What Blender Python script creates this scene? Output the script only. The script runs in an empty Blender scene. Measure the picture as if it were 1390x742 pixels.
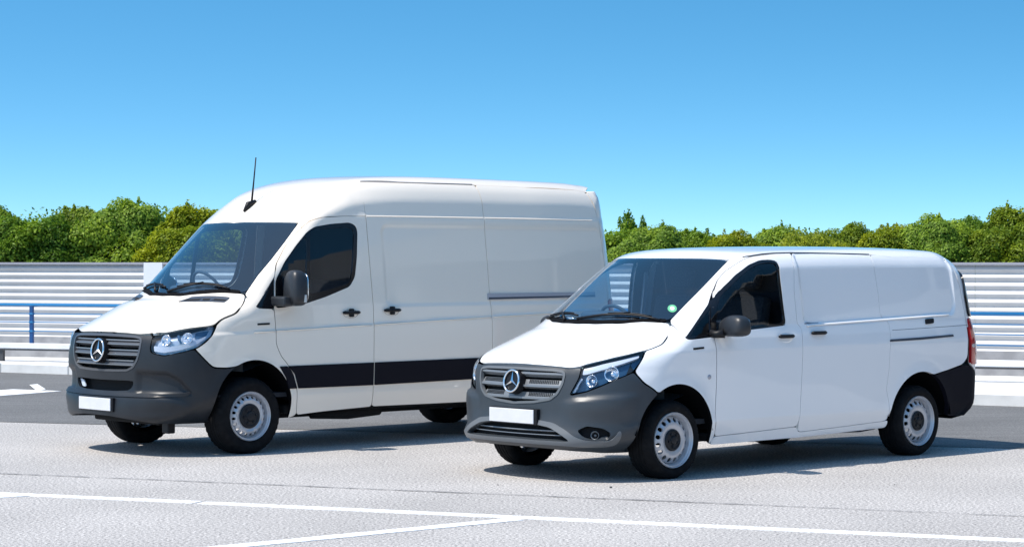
import bpy, bmesh, math, random
import numpy as np
from mathutils import Vector, Matrix
from mathutils.geometry import delaunay_2d_cdt
rad = math.radians
SC = bpy.context.scene
COL = SC.collection

# ---------------------------------------------------------------- camera
cam = bpy.data.cameras.new('camera'); cam_o = bpy.data.objects.new('camera', cam); COL.objects.link(cam_o)
cam.sensor_width = 36; cam.lens = 2997.1 / 1390 * 36; cam.clip_start = .1; cam.clip_end = 6000
cam_o.location = (0, 0, 1.738); cam_o.rotation_euler = (rad(90) - math.atan2(15.57, 2997.1), 0, 0)
SC.camera = cam_o
# ---------------------------------------------------------------- sun and sky
SUN = Vector((-.43, -.195, .86)).normalized()
sl = bpy.data.lights.new('sun', 'SUN'); sl.energy = 3.8; sl.angle = rad(.5); sl.color = (1, .935, .85)
so = bpy.data.objects.new('sun', sl); COL.objects.link(so); so.rotation_euler = SUN.to_track_quat('Z', 'Y').to_euler()
w = bpy.data.worlds.new('World'); SC.world = w; w.use_nodes = True
nt = w.node_tree; nt.nodes.clear()
sky = nt.nodes.new('ShaderNodeTexSky'); sky.sky_type = 'NISHITA'; sky.sun_disc = False
sky.sun_elevation = math.asin(SUN.z); sky.sun_rotation = math.atan2(SUN.x, SUN.y)
sky.altitude = 0; sky.air_density = 1.0; sky.dust_density = .6; sky.ozone_density = 3.0
tcw = nt.nodes.new('ShaderNodeTexCoord'); mpw = nt.nodes.new('ShaderNodeMapping'); mpw.vector_type = 'POINT'
mpw.inputs['Location'].default_value = (0, 0, .085); mpw.inputs['Scale'].default_value = (1, 1, 2.9)
nrm = nt.nodes.new('ShaderNodeVectorMath'); nrm.operation = 'NORMALIZE'
hs = nt.nodes.new('ShaderNodeHueSaturation'); hs.inputs['Saturation'].default_value = 1.31; hs.inputs['Hue'].default_value = .49
bg = nt.nodes.new('ShaderNodeBackground'); bg.inputs[1].default_value = .15
wo = nt.nodes.new('ShaderNodeOutputWorld')
nt.links.new(tcw.outputs['Generated'], mpw.inputs[0]); nt.links.new(mpw.outputs[0], nrm.inputs[0]); nt.links.new(nrm.outputs[0], sky.inputs[0])
tn = nt.nodes.new('ShaderNodeMix'); tn.data_type = 'RGBA'; tn.blend_type = 'MULTIPLY'; tn.inputs[0].default_value = 1; tn.inputs[7].default_value = (.99, 1.03, .96, 1)
nt.links.new(sky.outputs[0], hs.inputs['Color']); nt.links.new(hs.outputs[0], tn.inputs[6]); nt.links.new(tn.outputs[2], bg.inputs[0]); nt.links.new(bg.outputs[0], wo.inputs[0])
vs = SC.view_settings; vs.view_transform = 'Standard'; vs.look = 'None'; vs.gamma = 1; vs.exposure = .55
SC.render.engine = 'CYCLES'

# ---------------------------------------------------------------- body surfaces
def sst(a, b, x):
    t = np.clip((x - a) / (b - a), 0, 1)
    return t * t * (3 - 2 * t)

def table(xs, ys, v):
    return np.interp(v, xs, ys)

def catmull(P, n=6):
    P = np.array(P, float); N = len(P); out = []
    for i in range(N):
        p0, p1, p2, p3 = P[i - 1], P[i], P[(i + 1) % N], P[(i + 2) % N]
        for j in range(n):
            t = j / n
            out.append(.5 * (2 * p1 + (p2 - p0) * t + (2 * p0 - 5 * p1 + 4 * p2 - p3) * t * t + (3 * p1 - p0 - 3 * p2 + p3) * t ** 3))
    return np.array(out)

def rrect(x, z, x0, x1, z0, z1, r):
    cx, cz = (x0 + x1) / 2, (z0 + z1) / 2
    dx = np.abs(x - cx) - (x1 - x0) / 2 + r
    dz = np.abs(z - cz) - (z1 - z0) / 2 + r
    return np.hypot(np.maximum(dx, 0), np.maximum(dz, 0)) + np.minimum(np.maximum(dx, dz), 0) - r

class Body:
    """a van body as one smooth solid: centre-line profile met by two side shells"""
    def __init__(self, prof, xr, zr, step=.0125):
        P = catmull(prof)
        self.x0, self.z0, self.st = xr[0], zr[0], step
        gx = np.arange(xr[0], xr[1], step); gz = np.arange(zr[0], zr[1], step)
        X, Z = np.meshgrid(gx, gz, indexing='ij')
        d = np.full(X.shape, 1e9); ins = np.zeros(X.shape, bool)
        for a, b in zip(P, np.roll(P, -1, 0)):
            ex, ez = b - a; L = ex * ex + ez * ez + 1e-12
            t = np.clip(((X - a[0]) * ex + (Z - a[1]) * ez) / L, 0, 1)
            d = np.minimum(d, (X - a[0] - t * ex) ** 2 + (Z - a[1] - t * ez) ** 2)
            if abs(ez) > 1e-12:
                c = ((a[1] > Z) != (b[1] > Z)) & (X < ex * (Z - a[1]) / ez + a[0])
                ins ^= c
        self.g = np.where(ins, -1, 1) * np.sqrt(d)
    def p2(self, x, z):
        i = np.clip((x - self.x0) / self.st, 0, self.g.shape[0] - 1.001)
        k = np.clip((z - self.z0) / self.st, 0, self.g.shape[1] - 1.001)
        ia = i.astype(int); ka = k.astype(int); u = i - ia; v = k - ka
        g = self.g
        return (g[ia, ka] * (1 - u) * (1 - v) + g[ia + 1, ka] * u * (1 - v) + g[ia, ka + 1] * (1 - u) * v + g[ia + 1, ka + 1] * u * v)
    def f(self, P):
        x, y, z = P[..., 0], np.abs(P[..., 1]), P[..., 2]
        xs = x + self.plan(x, y, z)
        zs = z + self.crown(x, z) * y * y
        a = self.p2(xs, zs)
        b = (y - self.Y(x, z)) * .97
        k = self.k(x, z)
        h = np.maximum(k - np.abs(a - b), 0)
        return np.maximum(a, b) + h * h / (4 * k) + self.relief(x, y, z)
    def relief(self, x, y, z): return 0
    def normal(self, P, e=.006):
        n = np.zeros(P.shape)
        for i in range(3):
            d = np.zeros(3); d[i] = e
            n[:, i] = self.f(P + d) - self.f(P - d)
        return n / (np.linalg.norm(n, axis=1, keepdims=True) + 1e-12)
    def march(self, o, d, t0, t1, n=90):
        """first hit of rays o + t d with the body; misses return the nearest approach"""
        t0, t1 = float(t0), float(t1); T = np.linspace(t0, t1, n)
        lo = np.full(len(o), t0); hi = np.full(len(o), t1)
        found = np.zeros(len(o), bool); best = np.full(len(o), 1e9); bt = np.full(len(o), t0)
        for i, t in enumerate(T):
            v = self.f(o + d * t)
            m = (v < 0) & ~found
            hi[m] = t; lo[m] = T[max(i - 1, 0)]; found |= m
            q = v < best; best = np.where(q, v, best); bt = np.where(q, t, bt)
        for _ in range(14):
            mid = (lo + hi) / 2; v = self.f(o + d * mid[:, None])
            hi = np.where(v < 0, mid, hi); lo = np.where(v < 0, lo, mid)
        t = np.where(found, hi, bt)
        return o + d * t[:, None], found, best

def arch(x, z, cx, cz, r, w, amt):
    q = np.hypot(x - cx, z - cz) - r
    return amt * np.exp(-(q / w) ** 2) * sst(.15, .35, z)

class SmallVan(Body):
    wb = 3.2; axr = -3.5
    def __init__(self):
        super().__init__([(.5, .195), (.78, .225), (.90, .265), (.935, .31), (.935, .37), (.91, .44), (.89, .52), (.885, .62), (.88, .72), (.868, .82),
            (.855, .875), (.83, .915), (.79, .948), (.72, .99), (.6, 1.05), (.45, 1.118), (.30, 1.178), (.16, 1.235),
            (-.15, 1.437), (-.45, 1.628), (-.68, 1.765), (-.82, 1.82), (-1.02, 1.850), (-1.5, 1.868), (-2.4, 1.878), (-3.3, 1.874),
            (-3.8, 1.858), (-4.02, 1.82), (-4.10, 1.76), (-4.14, 1.6), (-4.20, 1.2), (-4.235, .95), (-4.25, .6), (-4.24, .42),
            (-4.18, .32), (-4.0, .28), (-2, .22)], (-4.6, 1.7), (0, 2.3))
    def plan(self, x, y, z):
        a = table([.5, .9, 1.22, 1.75, 1.85], [.22, .29, .42, .46, .4], z)
        a = np.where(x < -2.5, -.07, a)
        return a * y * y + np.where(x < -2.5, 0, .06 * y ** 4)
    def crown(self, x, z):
        return np.where(z > 1.5, .06, .07 * sst(.9, 1.1, z)) * sst(-4.3, -3.9, x)
    def Y(self, x, z):
        y = table([.2, .3, .437, .7, .9, 1.02, 1.12, 1.217, 1.5, 1.76, 1.9], [.88, .905, .948, .962, .968, .97, .952, .927, .892, .852, .825], z)
        y = y - .03 * sst(-.9, .2, x) * sst(1.0, 1.3, z)
        y = y - .05 * sst(.2, .9, x) + .035 * sst(.1, .3, x) * sst(.5, .3, z)
        y = y - .045 * sst(-3.2, -4.3, x)
        y = y + arch(x, z, 0, .32, .42, .07, .014) + arch(x, z, -3.2, .32, .42, .07, .012)
        zz = z - (1.195 + .03 * (-1.6 - x))          # recessed window blanks with a ledge below
        d = rrect(x, zz, -3.80, -1.62 , .0, .62, .09)
        y = y - .020 * sst(.012, -.018, d)
        return y
    def k(self, x, z):
        nose = sst(-.2, .35, x) * sst(1.15, .85, z)
        rear = sst(-3.7, -4.0, x)
        roof = sst(1.55, 1.75, z)
        return .05 + .24 * nose + .16 * rear + .12 * roof + .06 * sst(-.3, .1, x)
    def relief(self, x, y, z):
        # hollow for the fog lamp and the swept shoulder under the headlamp
        return 0

class TallVan(Body):
    wb = 3.9; axr = -4.2
    def __init__(self):
        super().__init__([(.7, .27), (.90, .28), (.99, .31), (1.02, .36), (1.02, .46), (1.0, .535), (.965, .57), (.955, .65), (.965, .75), (.97, .85),
            (.965, .95), (.95, 1.03), (.925, 1.085), (.88, 1.125), (.75, 1.205), (.58, 1.295), (.42, 1.375), (.27, 1.44),
            (-.1, 1.755), (-.52, 2.117), (-.73, 2.29), (-.92, 2.42), (-1.15, 2.505), (-1.45, 2.56), (-1.9, 2.59), (-2.6, 2.60), (-4.1, 2.59),
            (-4.58, 2.57), (-4.75, 2.53), (-4.81, 2.44), (-4.86, 2.1), (-4.90, 1.5), (-4.92, .9), (-4.92, .46), (-4.87, .37), (-4.7, .33), (-2.2, .28)],
            (-5.3, 1.8), (0, 3.0))
    def plan(self, x, y, z):
        a = table([.4, .6, 1.05, 1.44, 2.1, 2.45, 2.6], [.23, .15, .18, .28, .20, .22, .2], z)
        a = np.where(x < -2.8, -.05, a)
        return a * y * y + np.where(x < -2.8, 0, .06 * y ** 4)
    def crown(self, x, z):
        return np.where(z > 2.0, .06, .06 * sst(1.0, 1.2, z)) * sst(-4.9, -4.5, x)
    def Y(self, x, z):
        y = table([.25, .366, .5, .787, 1.16, 1.32, 1.75, 2.17, 2.4, 2.6], [.95, .972, .998, 1.008, 1.002, .993, .946, .893, .857, .828], z)
        y = y - .05 * sst(-.9, .3, x) * sst(1.2, 1.6, z)
        y = y - .04 * sst(.2, 1.0, x)
        y = y - .07 * sst(-3.6, -4.9, x)
        y = y + arch(x, z, 0, .35, .45, .07, .012) + arch(x, z, -3.9, .35, .45, .07, .012)
        zl = z - (1.105 - .031 * x)                  # long crease along the flank
        y = y - .010 * sst(-.012, .018, zl) * sst(.28, .36, zl * 0 + .5) 
        d = rrect(x, z, -4.62, -1.58, 1.31, 2.10, .10)
        y = y - .010 * sst(.01, -.03, d)
        y = y - .008 * sst(2.165, 2.195, z) * sst(-1.2, -1.35, x)
        return y
    def k(self, x, z):
        nose = sst(-.1, .45, x) * sst(1.25, .95, z)
        rear = sst(-4.3, -4.7, x)
        roof = sst(2.1, 2.4, z)
        return .06 + .22 * nose + .26 * rear * (1 - .6 * roof) + .22 * roof * (1 - .5 * rear) + .05 * sst(-.3, .1, x)

# patch frames: coordinates (a, b) <-> points, and the direction a patch is pressed on to the body
R2 = 2 ** -.5
FR = {  # name: (e1, e2, d, start, end)
    'side':  ((1, 0, 0), (0, 0, 1), (0, -1, 0), -1.3, -.3),
    'front': ((0, 1, 0), (0, 0, 1), (-1, 0, 0), -1.5, .2),
    'rear':  ((0, 1, 0), (0, 0, 1), (1, 0, 0), -5.2, -3.2),
    'top':   ((1, 0, 0), (0, 1, 0), (0, 0, -1), -2.9, -.6),
    'nose':  ((R2, 0, -R2), (0, 1, 0), (-R2, 0, -R2), -2.0, -.3),
}
_d = np.array([-.5, -.62, -.6]); _d = _d / np.linalg.norm(_d); _a = np.array([.62, -.5, 0]); _a = _a / np.linalg.norm(_a); _b = np.cross(_d, _a); _b = -_b if _b[2] < 0 else _b
FR['diag'] = (tuple(_a), tuple(_b), tuple(_d), -3.2, 1.2)
AX = 0.0
def to_patch(kind, P, body=None):
    P = np.asarray(P, float)
    if kind == 'tail':
        return np.stack([np.arctan2(P[..., 1], body.axr - P[..., 0]), P[..., 2]], -1)
    if kind == 'cyl':
        return np.stack([np.arctan2(P[..., 1], P[..., 0] - AX), P[..., 2]], -1)
    e1, e2, d, a, b = FR[kind]
    return np.stack([P @ np.array(e1), P @ np.array(e2)], -1)

def from_patch(kind, uv, body):
    uv = np.asarray(uv, float)
    if kind == 'tail':
        d = -np.stack([-np.cos(uv[:, 0]), np.sin(uv[:, 0]), np.zeros(len(uv))], 1)
        o = np.zeros((len(uv), 3)); o[:, 0] = body.axr; o[:, 2] = uv[:, 1]
        return body.march(o, d, -1.45, -.2)[0], d
    if kind == 'cyl':
        d = -np.stack([np.cos(uv[:, 0]), np.sin(uv[:, 0]), np.zeros(len(uv))], 1)
        o = np.zeros((len(uv), 3)); o[:, 0] = AX; o[:, 2] = uv[:, 1]
        return body.march(o, d, -1.45, -.25)[0], d
    e1, e2, d, a, b = FR[kind]
    o = uv[:, :1] * np.array(e1) + uv[:, 1:2] * np.array(e2)
    D = np.tile(np.array(d, float), (len(uv), 1))
    return body.march(o, D, a, b)[0], D
# ---------------------------------------------------------------- end of body surfaces


# ---------------------------------------------------------------- materials
def mat(name, col=(.5, .5, .5), rough=.5, metal=0, coat=0, spec=.5, noise=None, bump=None, emit=None):
    m = bpy.data.materials.new(name); m.use_nodes = True; n = m.node_tree; b = n.nodes['Principled BSDF']
    b.inputs['Base Color'].default_value = (*col, 1); b.inputs['Roughness'].default_value = rough
    b.inputs['Metallic'].default_value = metal; b.inputs['Coat Weight'].default_value = coat; b.inputs['Coat Roughness'].default_value = .03
    b.inputs['Specular IOR Level'].default_value = spec
    tc = n.nodes.new('ShaderNodeTexCoord')
    if noise:       # (scale, second colour, lo, hi)
        t = n.nodes.new('ShaderNodeTexNoise'); t.inputs['Scale'].default_value = noise[0]; t.inputs['Detail'].default_value = 6
        r = n.nodes.new('ShaderNodeValToRGB'); r.color_ramp.elements[0].color = (*col, 1); r.color_ramp.elements[1].color = (*noise[1], 1)
        r.color_ramp.elements[0].position = noise[2]; r.color_ramp.elements[1].position = noise[3]
        n.links.new(tc.outputs['Object'], t.inputs['Vector']); n.links.new(t.outputs[0], r.inputs[0]); n.links.new(r.outputs[0], b.inputs['Base Color'])
    if bump:        # (scale, strength, distance)
        t = n.nodes.new('ShaderNodeTexNoise'); t.inputs['Scale'].default_value = bump[0]; t.inputs['Detail'].default_value = 3
        u = n.nodes.new('ShaderNodeBump'); u.inputs['Strength'].default_value = bump[1]; u.inputs['Distance'].default_value = bump[2]
        n.links.new(tc.outputs['Object'], t.inputs['Vector']); n.links.new(t.outputs[0], u.inputs['Height']); n.links.new(u.outputs[0], b.inputs['Normal'])
    return m

def glass(name, tint, ior=1.5, extra=0.0):
    m = bpy.data.materials.new(name); m.use_nodes = True; n = m.node_tree; n.nodes.clear()
    o = n.nodes.new('ShaderNodeOutputMaterial'); mx = n.nodes.new('ShaderNodeMixShader')
    tr = n.nodes.new('ShaderNodeBsdfTransparent'); tr.inputs[0].default_value = (*tint, 1)
    gl = n.nodes.new('ShaderNodeBsdfGlossy'); gl.inputs['Roughness'].default_value = .015; gl.inputs['Color'].default_value = (1, 1, 1, 1)
    fr = n.nodes.new('ShaderNodeFresnel'); fr.inputs[0].default_value = ior
    ad = n.nodes.new('ShaderNodeMath'); ad.operation = 'ADD'; ad.inputs[1].default_value = extra
    ge = n.nodes.new('ShaderNodeNewGeometry'); mr = n.nodes.new('ShaderNodeMapRange')      # same reflectance from both sides of the pane
    mr.inputs[3].default_value = ior; mr.inputs[4].default_value = 1 / ior
    n.links.new(ge.outputs['Backfacing'], mr.inputs[0]); n.links.new(mr.outputs[0], fr.inputs[0])
    n.links.new(fr.outputs[0], ad.inputs[0]); n.links.new(ad.outputs[0], mx.inputs[0])
    n.links.new(tr.outputs[0], mx.inputs[1]); n.links.new(gl.outputs[0], mx.inputs[2]); n.links.new(mx.outputs[0], o.inputs[0])
    return m

M = {}
M['paint_v'] = mat('white_paint_cool', (.88, .87, .865), .38, coat=1, bump=(1.2, .10, .01))
M['paint_s'] = mat('white_paint_warm', (.90, .80, .68), .38, coat=1, bump=(1.2, .10, .01))
M['plastic_v'] = mat('grey_bumper_plastic', (.030, .037, .045), .40, spec=.5, noise=(3, (.040, .048, .057), .4, .7), bump=(700, .15, .001))
M['plastic_s'] = mat('dark_bumper_plastic', (.011, .014, .019), .42, spec=.42, noise=(3, (.018, .022, .027), .4, .7), bump=(700, .15, .001))
M['mirror'] = mat('mirror_housing_plastic', (.018, .020, .024), .42, spec=.5, bump=(700, .1, .001))
M['trim_v'] = mat('light_grey_moulding', (.12, .13, .14), .38, bump=(500, .1, .001))
M['slat'] = mat('satin_grey_slat', (.20, .215, .23), .32, metal=.3)
M['slat_s'] = mat('dark_satin_slat', (.085, .09, .10), .3, metal=.2)
M['black'] = mat('black_plastic', (.006, .006, .008), .5, spec=.3)
M['liner'] = mat('wheel_arch_felt', (.003, .003, .004), .95, spec=.1)
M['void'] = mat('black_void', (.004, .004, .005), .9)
M['stripe'] = mat('black_rub_strip', (.004, .004, .009), .6, spec=.15)
M['gloss_black'] = mat('black_gloss_frame', (.006, .006, .008), .12)
M['frit'] = mat('black_glass_border', (.004, .005, .008), .8, spec=.03)
M['cowl'] = mat('cowl_plastic', (.004, .004, .005), .8, spec=.08)
M['chrome'] = mat('chrome', (.78, .79, .80), .12, metal=1)
M['reflector'] = mat('lamp_reflector', (.85, .87, .9), .18, metal=1)
M['lamp_house'] = mat('lamp_housing_blue_grey', (.03, .085, .17), .3)
M['lamp_house_s'] = mat('lamp_housing_silver', (.55, .62, .72), .3, metal=.25)
M['lamp_strip'] = mat('lamp_light_strip', (.55, .6, .68), .25)
M['plate'] = mat('white_plate', (.66, .66, .68), .4, noise=(9, (.62, .62, .63), .4, .6))
M['rubber'] = mat('tyre_rubber', (.006, .006, .007), .8, spec=.15, noise=(20, (.011, .011, .012), .4, .7), bump=(120, .2, .002))
M['steel'] = mat('silver_steel_wheel', (.50, .51, .54), .33, metal=.45)
M['hub'] = mat('black_hub_cap', (.010, .012, .016), .45, spec=.3)
M['inner'] = mat('cab_trim_blue_grey', (.02, .023, .03), .8)
M['dash'] = mat('dashboard_grey', (.07, .08, .09), .75, bump=(300, .1, .001))
M['bulk'] = mat('bulkhead_grey', (.018, .024, .035), .8)
M['seat'] = mat('seat_fabric', (.03, .035, .045), .95, noise=(60, (.045, .05, .06), .4, .6))
M['belt'] = mat('pale_pillar_trim', (.42, .46, .5), .6)
M['red'] = mat('red_lamp_lens', (.42, .012, .015), .15, coat=1)
M['clear_lens'] = mat('clear_lamp_lens', (.6, .55, .52), .15, coat=1)
M['amber'] = mat('pale_indicator_lens', (.6, .6, .58), .2)
M['rail'] = mat('grey_slide_rail', (.42, .42, .46), .35, metal=.3)
M['rail_dark'] = mat('dark_slide_rail', (.045, .055, .075), .35)
M['sticker_g'] = mat('green_sticker', (.10, .42, .22), .5)
M['sticker_w'] = mat('white_sticker', (.75, .8, .78), .5)
M['glass_ws'] = glass('windscreen_glass', (.60, .79, .95), 1.52, .10)
M['glass_side'] = glass('side_window_glass', (.64, .67, .69), 1.5, .0)
M['glass_lamp'] = glass('lamp_cover_glass', (.93, .95, .98), 1.45, .02)

# ---------------------------------------------------------------- object helpers
def tag(o, label=None, cat=None, group=None, kind=None):
    if label: o['label'] = label
    if cat: o['category'] = cat
    if group: o['group'] = group
    if kind: o['kind'] = kind
    return o

def empty(name, loc=(0, 0, 0), rz=0):
    o = bpy.data.objects.new(name, None); COL.objects.link(o); o.location = loc; o.rotation_euler = (0, 0, rz)
    o.empty_display_size = .3
    return o

def mk(name, V, Fc, m, parent=None, smooth=False, normals=None, mi=None):
    me = bpy.data.meshes.new(name)
    me.from_pydata([tuple(map(float, v)) for v in V], [], [tuple(map(int, f)) for f in Fc]); me.update()
    for x in (m if isinstance(m, (list, tuple)) else [m]): me.materials.append(x)
    if mi is not None: me.polygons.foreach_set('material_index', mi)
    if smooth: me.polygons.foreach_set('use_smooth', [True] * len(me.polygons))
    if normals is not None:
        me.normals_split_custom_set_from_vertices([tuple(map(float, n)) for n in normals])
    o = bpy.data.objects.new(name, me); COL.objects.link(o)
    if parent: o.parent = parent
    return o

def link_copy(o, parent, name=None):
    c = o.copy(); COL.objects.link(c); c.parent = parent
    return c

def box_geo(x0, x1, y0, y1, z0, z1, bev=0.0, seg=2):
    bm = bmesh.new(); r = bmesh.ops.create_cube(bm, size=1)
    for v in bm.verts:
        v.co = Vector(((x0 + x1) / 2 + v.co.x * (x1 - x0), (y0 + y1) / 2 + v.co.y * (y1 - y0), (z0 + z1) / 2 + v.co.z * (z1 - z0)))
    if bev: bmesh.ops.bevel(bm, geom=bm.edges[:] + bm.verts[:], offset=bev, segments=seg, affect='EDGES', profile=.5)
    bm.verts.index_update()
    V = [v.co.copy() for v in bm.verts]; Fc = [[v.index for v in f.verts] for f in bm.faces]; bm.free()
    return V, Fc

def box(name, x0, x1, y0, y1, z0, z1, m, parent=None, bev=0.0, rot=None, seg=2):
    V, Fc = box_geo(x0, x1, y0, y1, z0, z1, bev, seg)
    if rot:
        c = Vector(((x0 + x1) / 2, (y0 + y1) / 2, (z0 + z1) / 2)); R = Matrix.Rotation(rot[1], 3, rot[0]); V = [c + R @ (v - c) for v in V]
    return mk(name, V, Fc, m, parent, smooth=False)

def tube_geo(P, r, n=10, base=0, caps=True):
    P = [Vector(p) for p in P]; V = []; Fc = []
    rs = r if isinstance(r, (list, tuple)) else [r] * len(P)
    up = Vector((0, 0, 1))
    for i, p in enumerate(P):
        d = ((P[i + 1] if i + 1 < len(P) else p) - (P[i - 1] if i else p)).normalized()
        a = d.cross(up if abs(d.z) < .95 else Vector((1, 0, 0))).normalized(); b = a.cross(d)
        for k in range(n):
            t = 2 * math.pi * k / n; V.append(p + (a * math.cos(t) + b * math.sin(t)) * rs[i])
    for i in range(len(P) - 1):
        for k in range(n):
            Fc.append([base + i * n + k, base + i * n + (k + 1) % n, base + (i + 1) * n + (k + 1) % n, base + (i + 1) * n + k])
    if caps: Fc += [[base + k for k in range(n)][::-1], [base + (len(P) - 1) * n + k for k in range(n)]]
    return V, Fc

def tube(name, P, r, m, parent=None, n=10):
    V, Fc = tube_geo(P, r, n)
    o = mk(name, V, Fc, m, parent, smooth=True)
    return o

def lathe_geo(prof, n, axis='y'):
    """prof: (radius, offset along the axis)"""
    V = []; Fc = []; k = len(prof)
    for i in range(n):
        t = 2 * math.pi * i / n
        for (r, a) in prof: V.append((r * math.cos(t), a, r * math.sin(t)))
    for i in range(n):
        for j in range(k - 1):
            a, b = i * k + j, ((i + 1) % n) * k + j
            Fc.append([a, b, b + 1, a + 1])
    return V, Fc

def join(*G):
    V = []; Fc = []
    for v, f in G:
        b = len(V); V += list(v); Fc += [[i + b for i in q] for q in f]
    return V, Fc

# ---------------------------------------------------------------- panels pressed on to a body
def area(P): return .5 * sum(P[i][0] * P[(i + 1) % len(P)][1] - P[(i + 1) % len(P)][0] * P[i][1] for i in range(len(P)))

def round_corners(P, c, it=2):
    if c <= 0: return [tuple(p) for p in P]
    for _ in range(it):
        Q = []; n = len(P)
        for i in range(n):
            a, p, b = map(np.array, (P[i - 1], P[i], P[(i + 1) % n]))
            la, lb = np.hypot(*(a - p)), np.hypot(*(b - p))
            if la < 1e-6 or lb < 1e-6: continue
            s, t = min(.25 * la, c), min(.25 * lb, c)
            Q += [p + (a - p) / la * s, p + (b - p) / lb * t]
        P = Q; c *= .45
    return [tuple(p) for p in P]

def inset(P, g):
    n = len(P); Q = []
    for i in range(n):
        a, p, b = map(np.array, (P[i - 1], P[i], P[(i + 1) % n]))
        u = p - a; v = b - p; u = u / (np.hypot(*u) + 1e-9); v = v / (np.hypot(*v) + 1e-9)
        n1 = np.array((-u[1], u[0])); n2 = np.array((-v[1], v[0])); m = n1 + n2; L = m @ m
        m = m / max(L, .35) * 2 if L > .05 else n1
        Q.append(tuple(p + m * g))
    return Q

def resample(P, step):
    Q = []
    for i in range(len(P)):
        a, b = np.array(P[i]), np.array(P[(i + 1) % len(P)]); L = np.hypot(*(b - a)); k = max(1, int(math.ceil(L / step)))
        if L < 1e-5: continue
        for j in range(k): Q.append(tuple(a + (b - a) * j / k))
    return Q

def inside(P, X):
    P = np.array(P); X = np.atleast_2d(X); r = np.zeros(len(X), bool)
    for a, b in zip(P, np.roll(P, -1, 0)):
        if a[1] == b[1]: continue
        r ^= ((a[1] > X[:, 1]) != (b[1] > X[:, 1])) & (X[:, 0] < (b[0] - a[0]) * (X[:, 1] - a[1]) / (b[1] - a[1]) + a[0])
    return r

def bdist(P, X):
    P = np.array(P); d = np.full(len(X), 9.)
    for a, b in zip(P, np.roll(P, -1, 0)):
        e = b - a; t = np.clip(((X - a) @ e) / (e @ e + 1e-12), 0, 1)
        d = np.minimum(d, np.hypot(*(X - a - t[:, None] * e).T))
    return d

def mesh2d(outline, holes, step):
    loops = [outline] + list(holes)
    V = []; E = []
    for L in loops:
        b = len(V); V += L; E += [(b + i, b + (i + 1) % len(L)) for i in range(len(L))]
    A = np.array(outline); lo, hi = A.min(0), A.max(0)
    gx = np.arange(lo[0] + step * .5, hi[0], step); gy = np.arange(lo[1] + step * .5, hi[1], step)
    if len(gx) and len(gy):
        G = np.stack(np.meshgrid(gx, gy), -1).reshape(-1, 2)
        m = inside(outline, G)
        for h in holes: m &= ~inside(h, G)
        G = G[m]
        if len(G):
            keep = np.ones(len(G), bool)
            for L in loops: keep &= bdist(L, G) > step * .45
            V = V + [tuple(g) for g in G[keep]]
    v, e, f, *_ = delaunay_2d_cdt([Vector(p) for p in V], E, [], 0, 1e-6)
    v = np.array([tuple(p) for p in v]); f = [list(t) for t in f if len(t) == 3]
    c = np.array([(v[t[0]] + v[t[1]] + v[t[2]]) / 3 for t in f])
    m = inside(outline, c)
    for h in holes: m &= ~inside(h, c)
    return v, [t for t, k in zip(f, m) if k]

YI = {'cyl': 0, 'tail': 0, 'front': 0, 'rear': 0, 'top': 1, 'nose': 1}
def symm(P, kind):
    """half outline (running from the centre line back to the centre line) -> whole outline"""
    i = YI[kind]; Q = [tuple(-c if k == i else c for k, c in enumerate(p)) for p in P[::-1]]
    out = list(P)
    for q in Q:
        if min(abs(q[0] - p[0]) + abs(q[1] - p[1]) for p in (out[0], out[-1])) > 1e-4: out.append(q)
    return out

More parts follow.
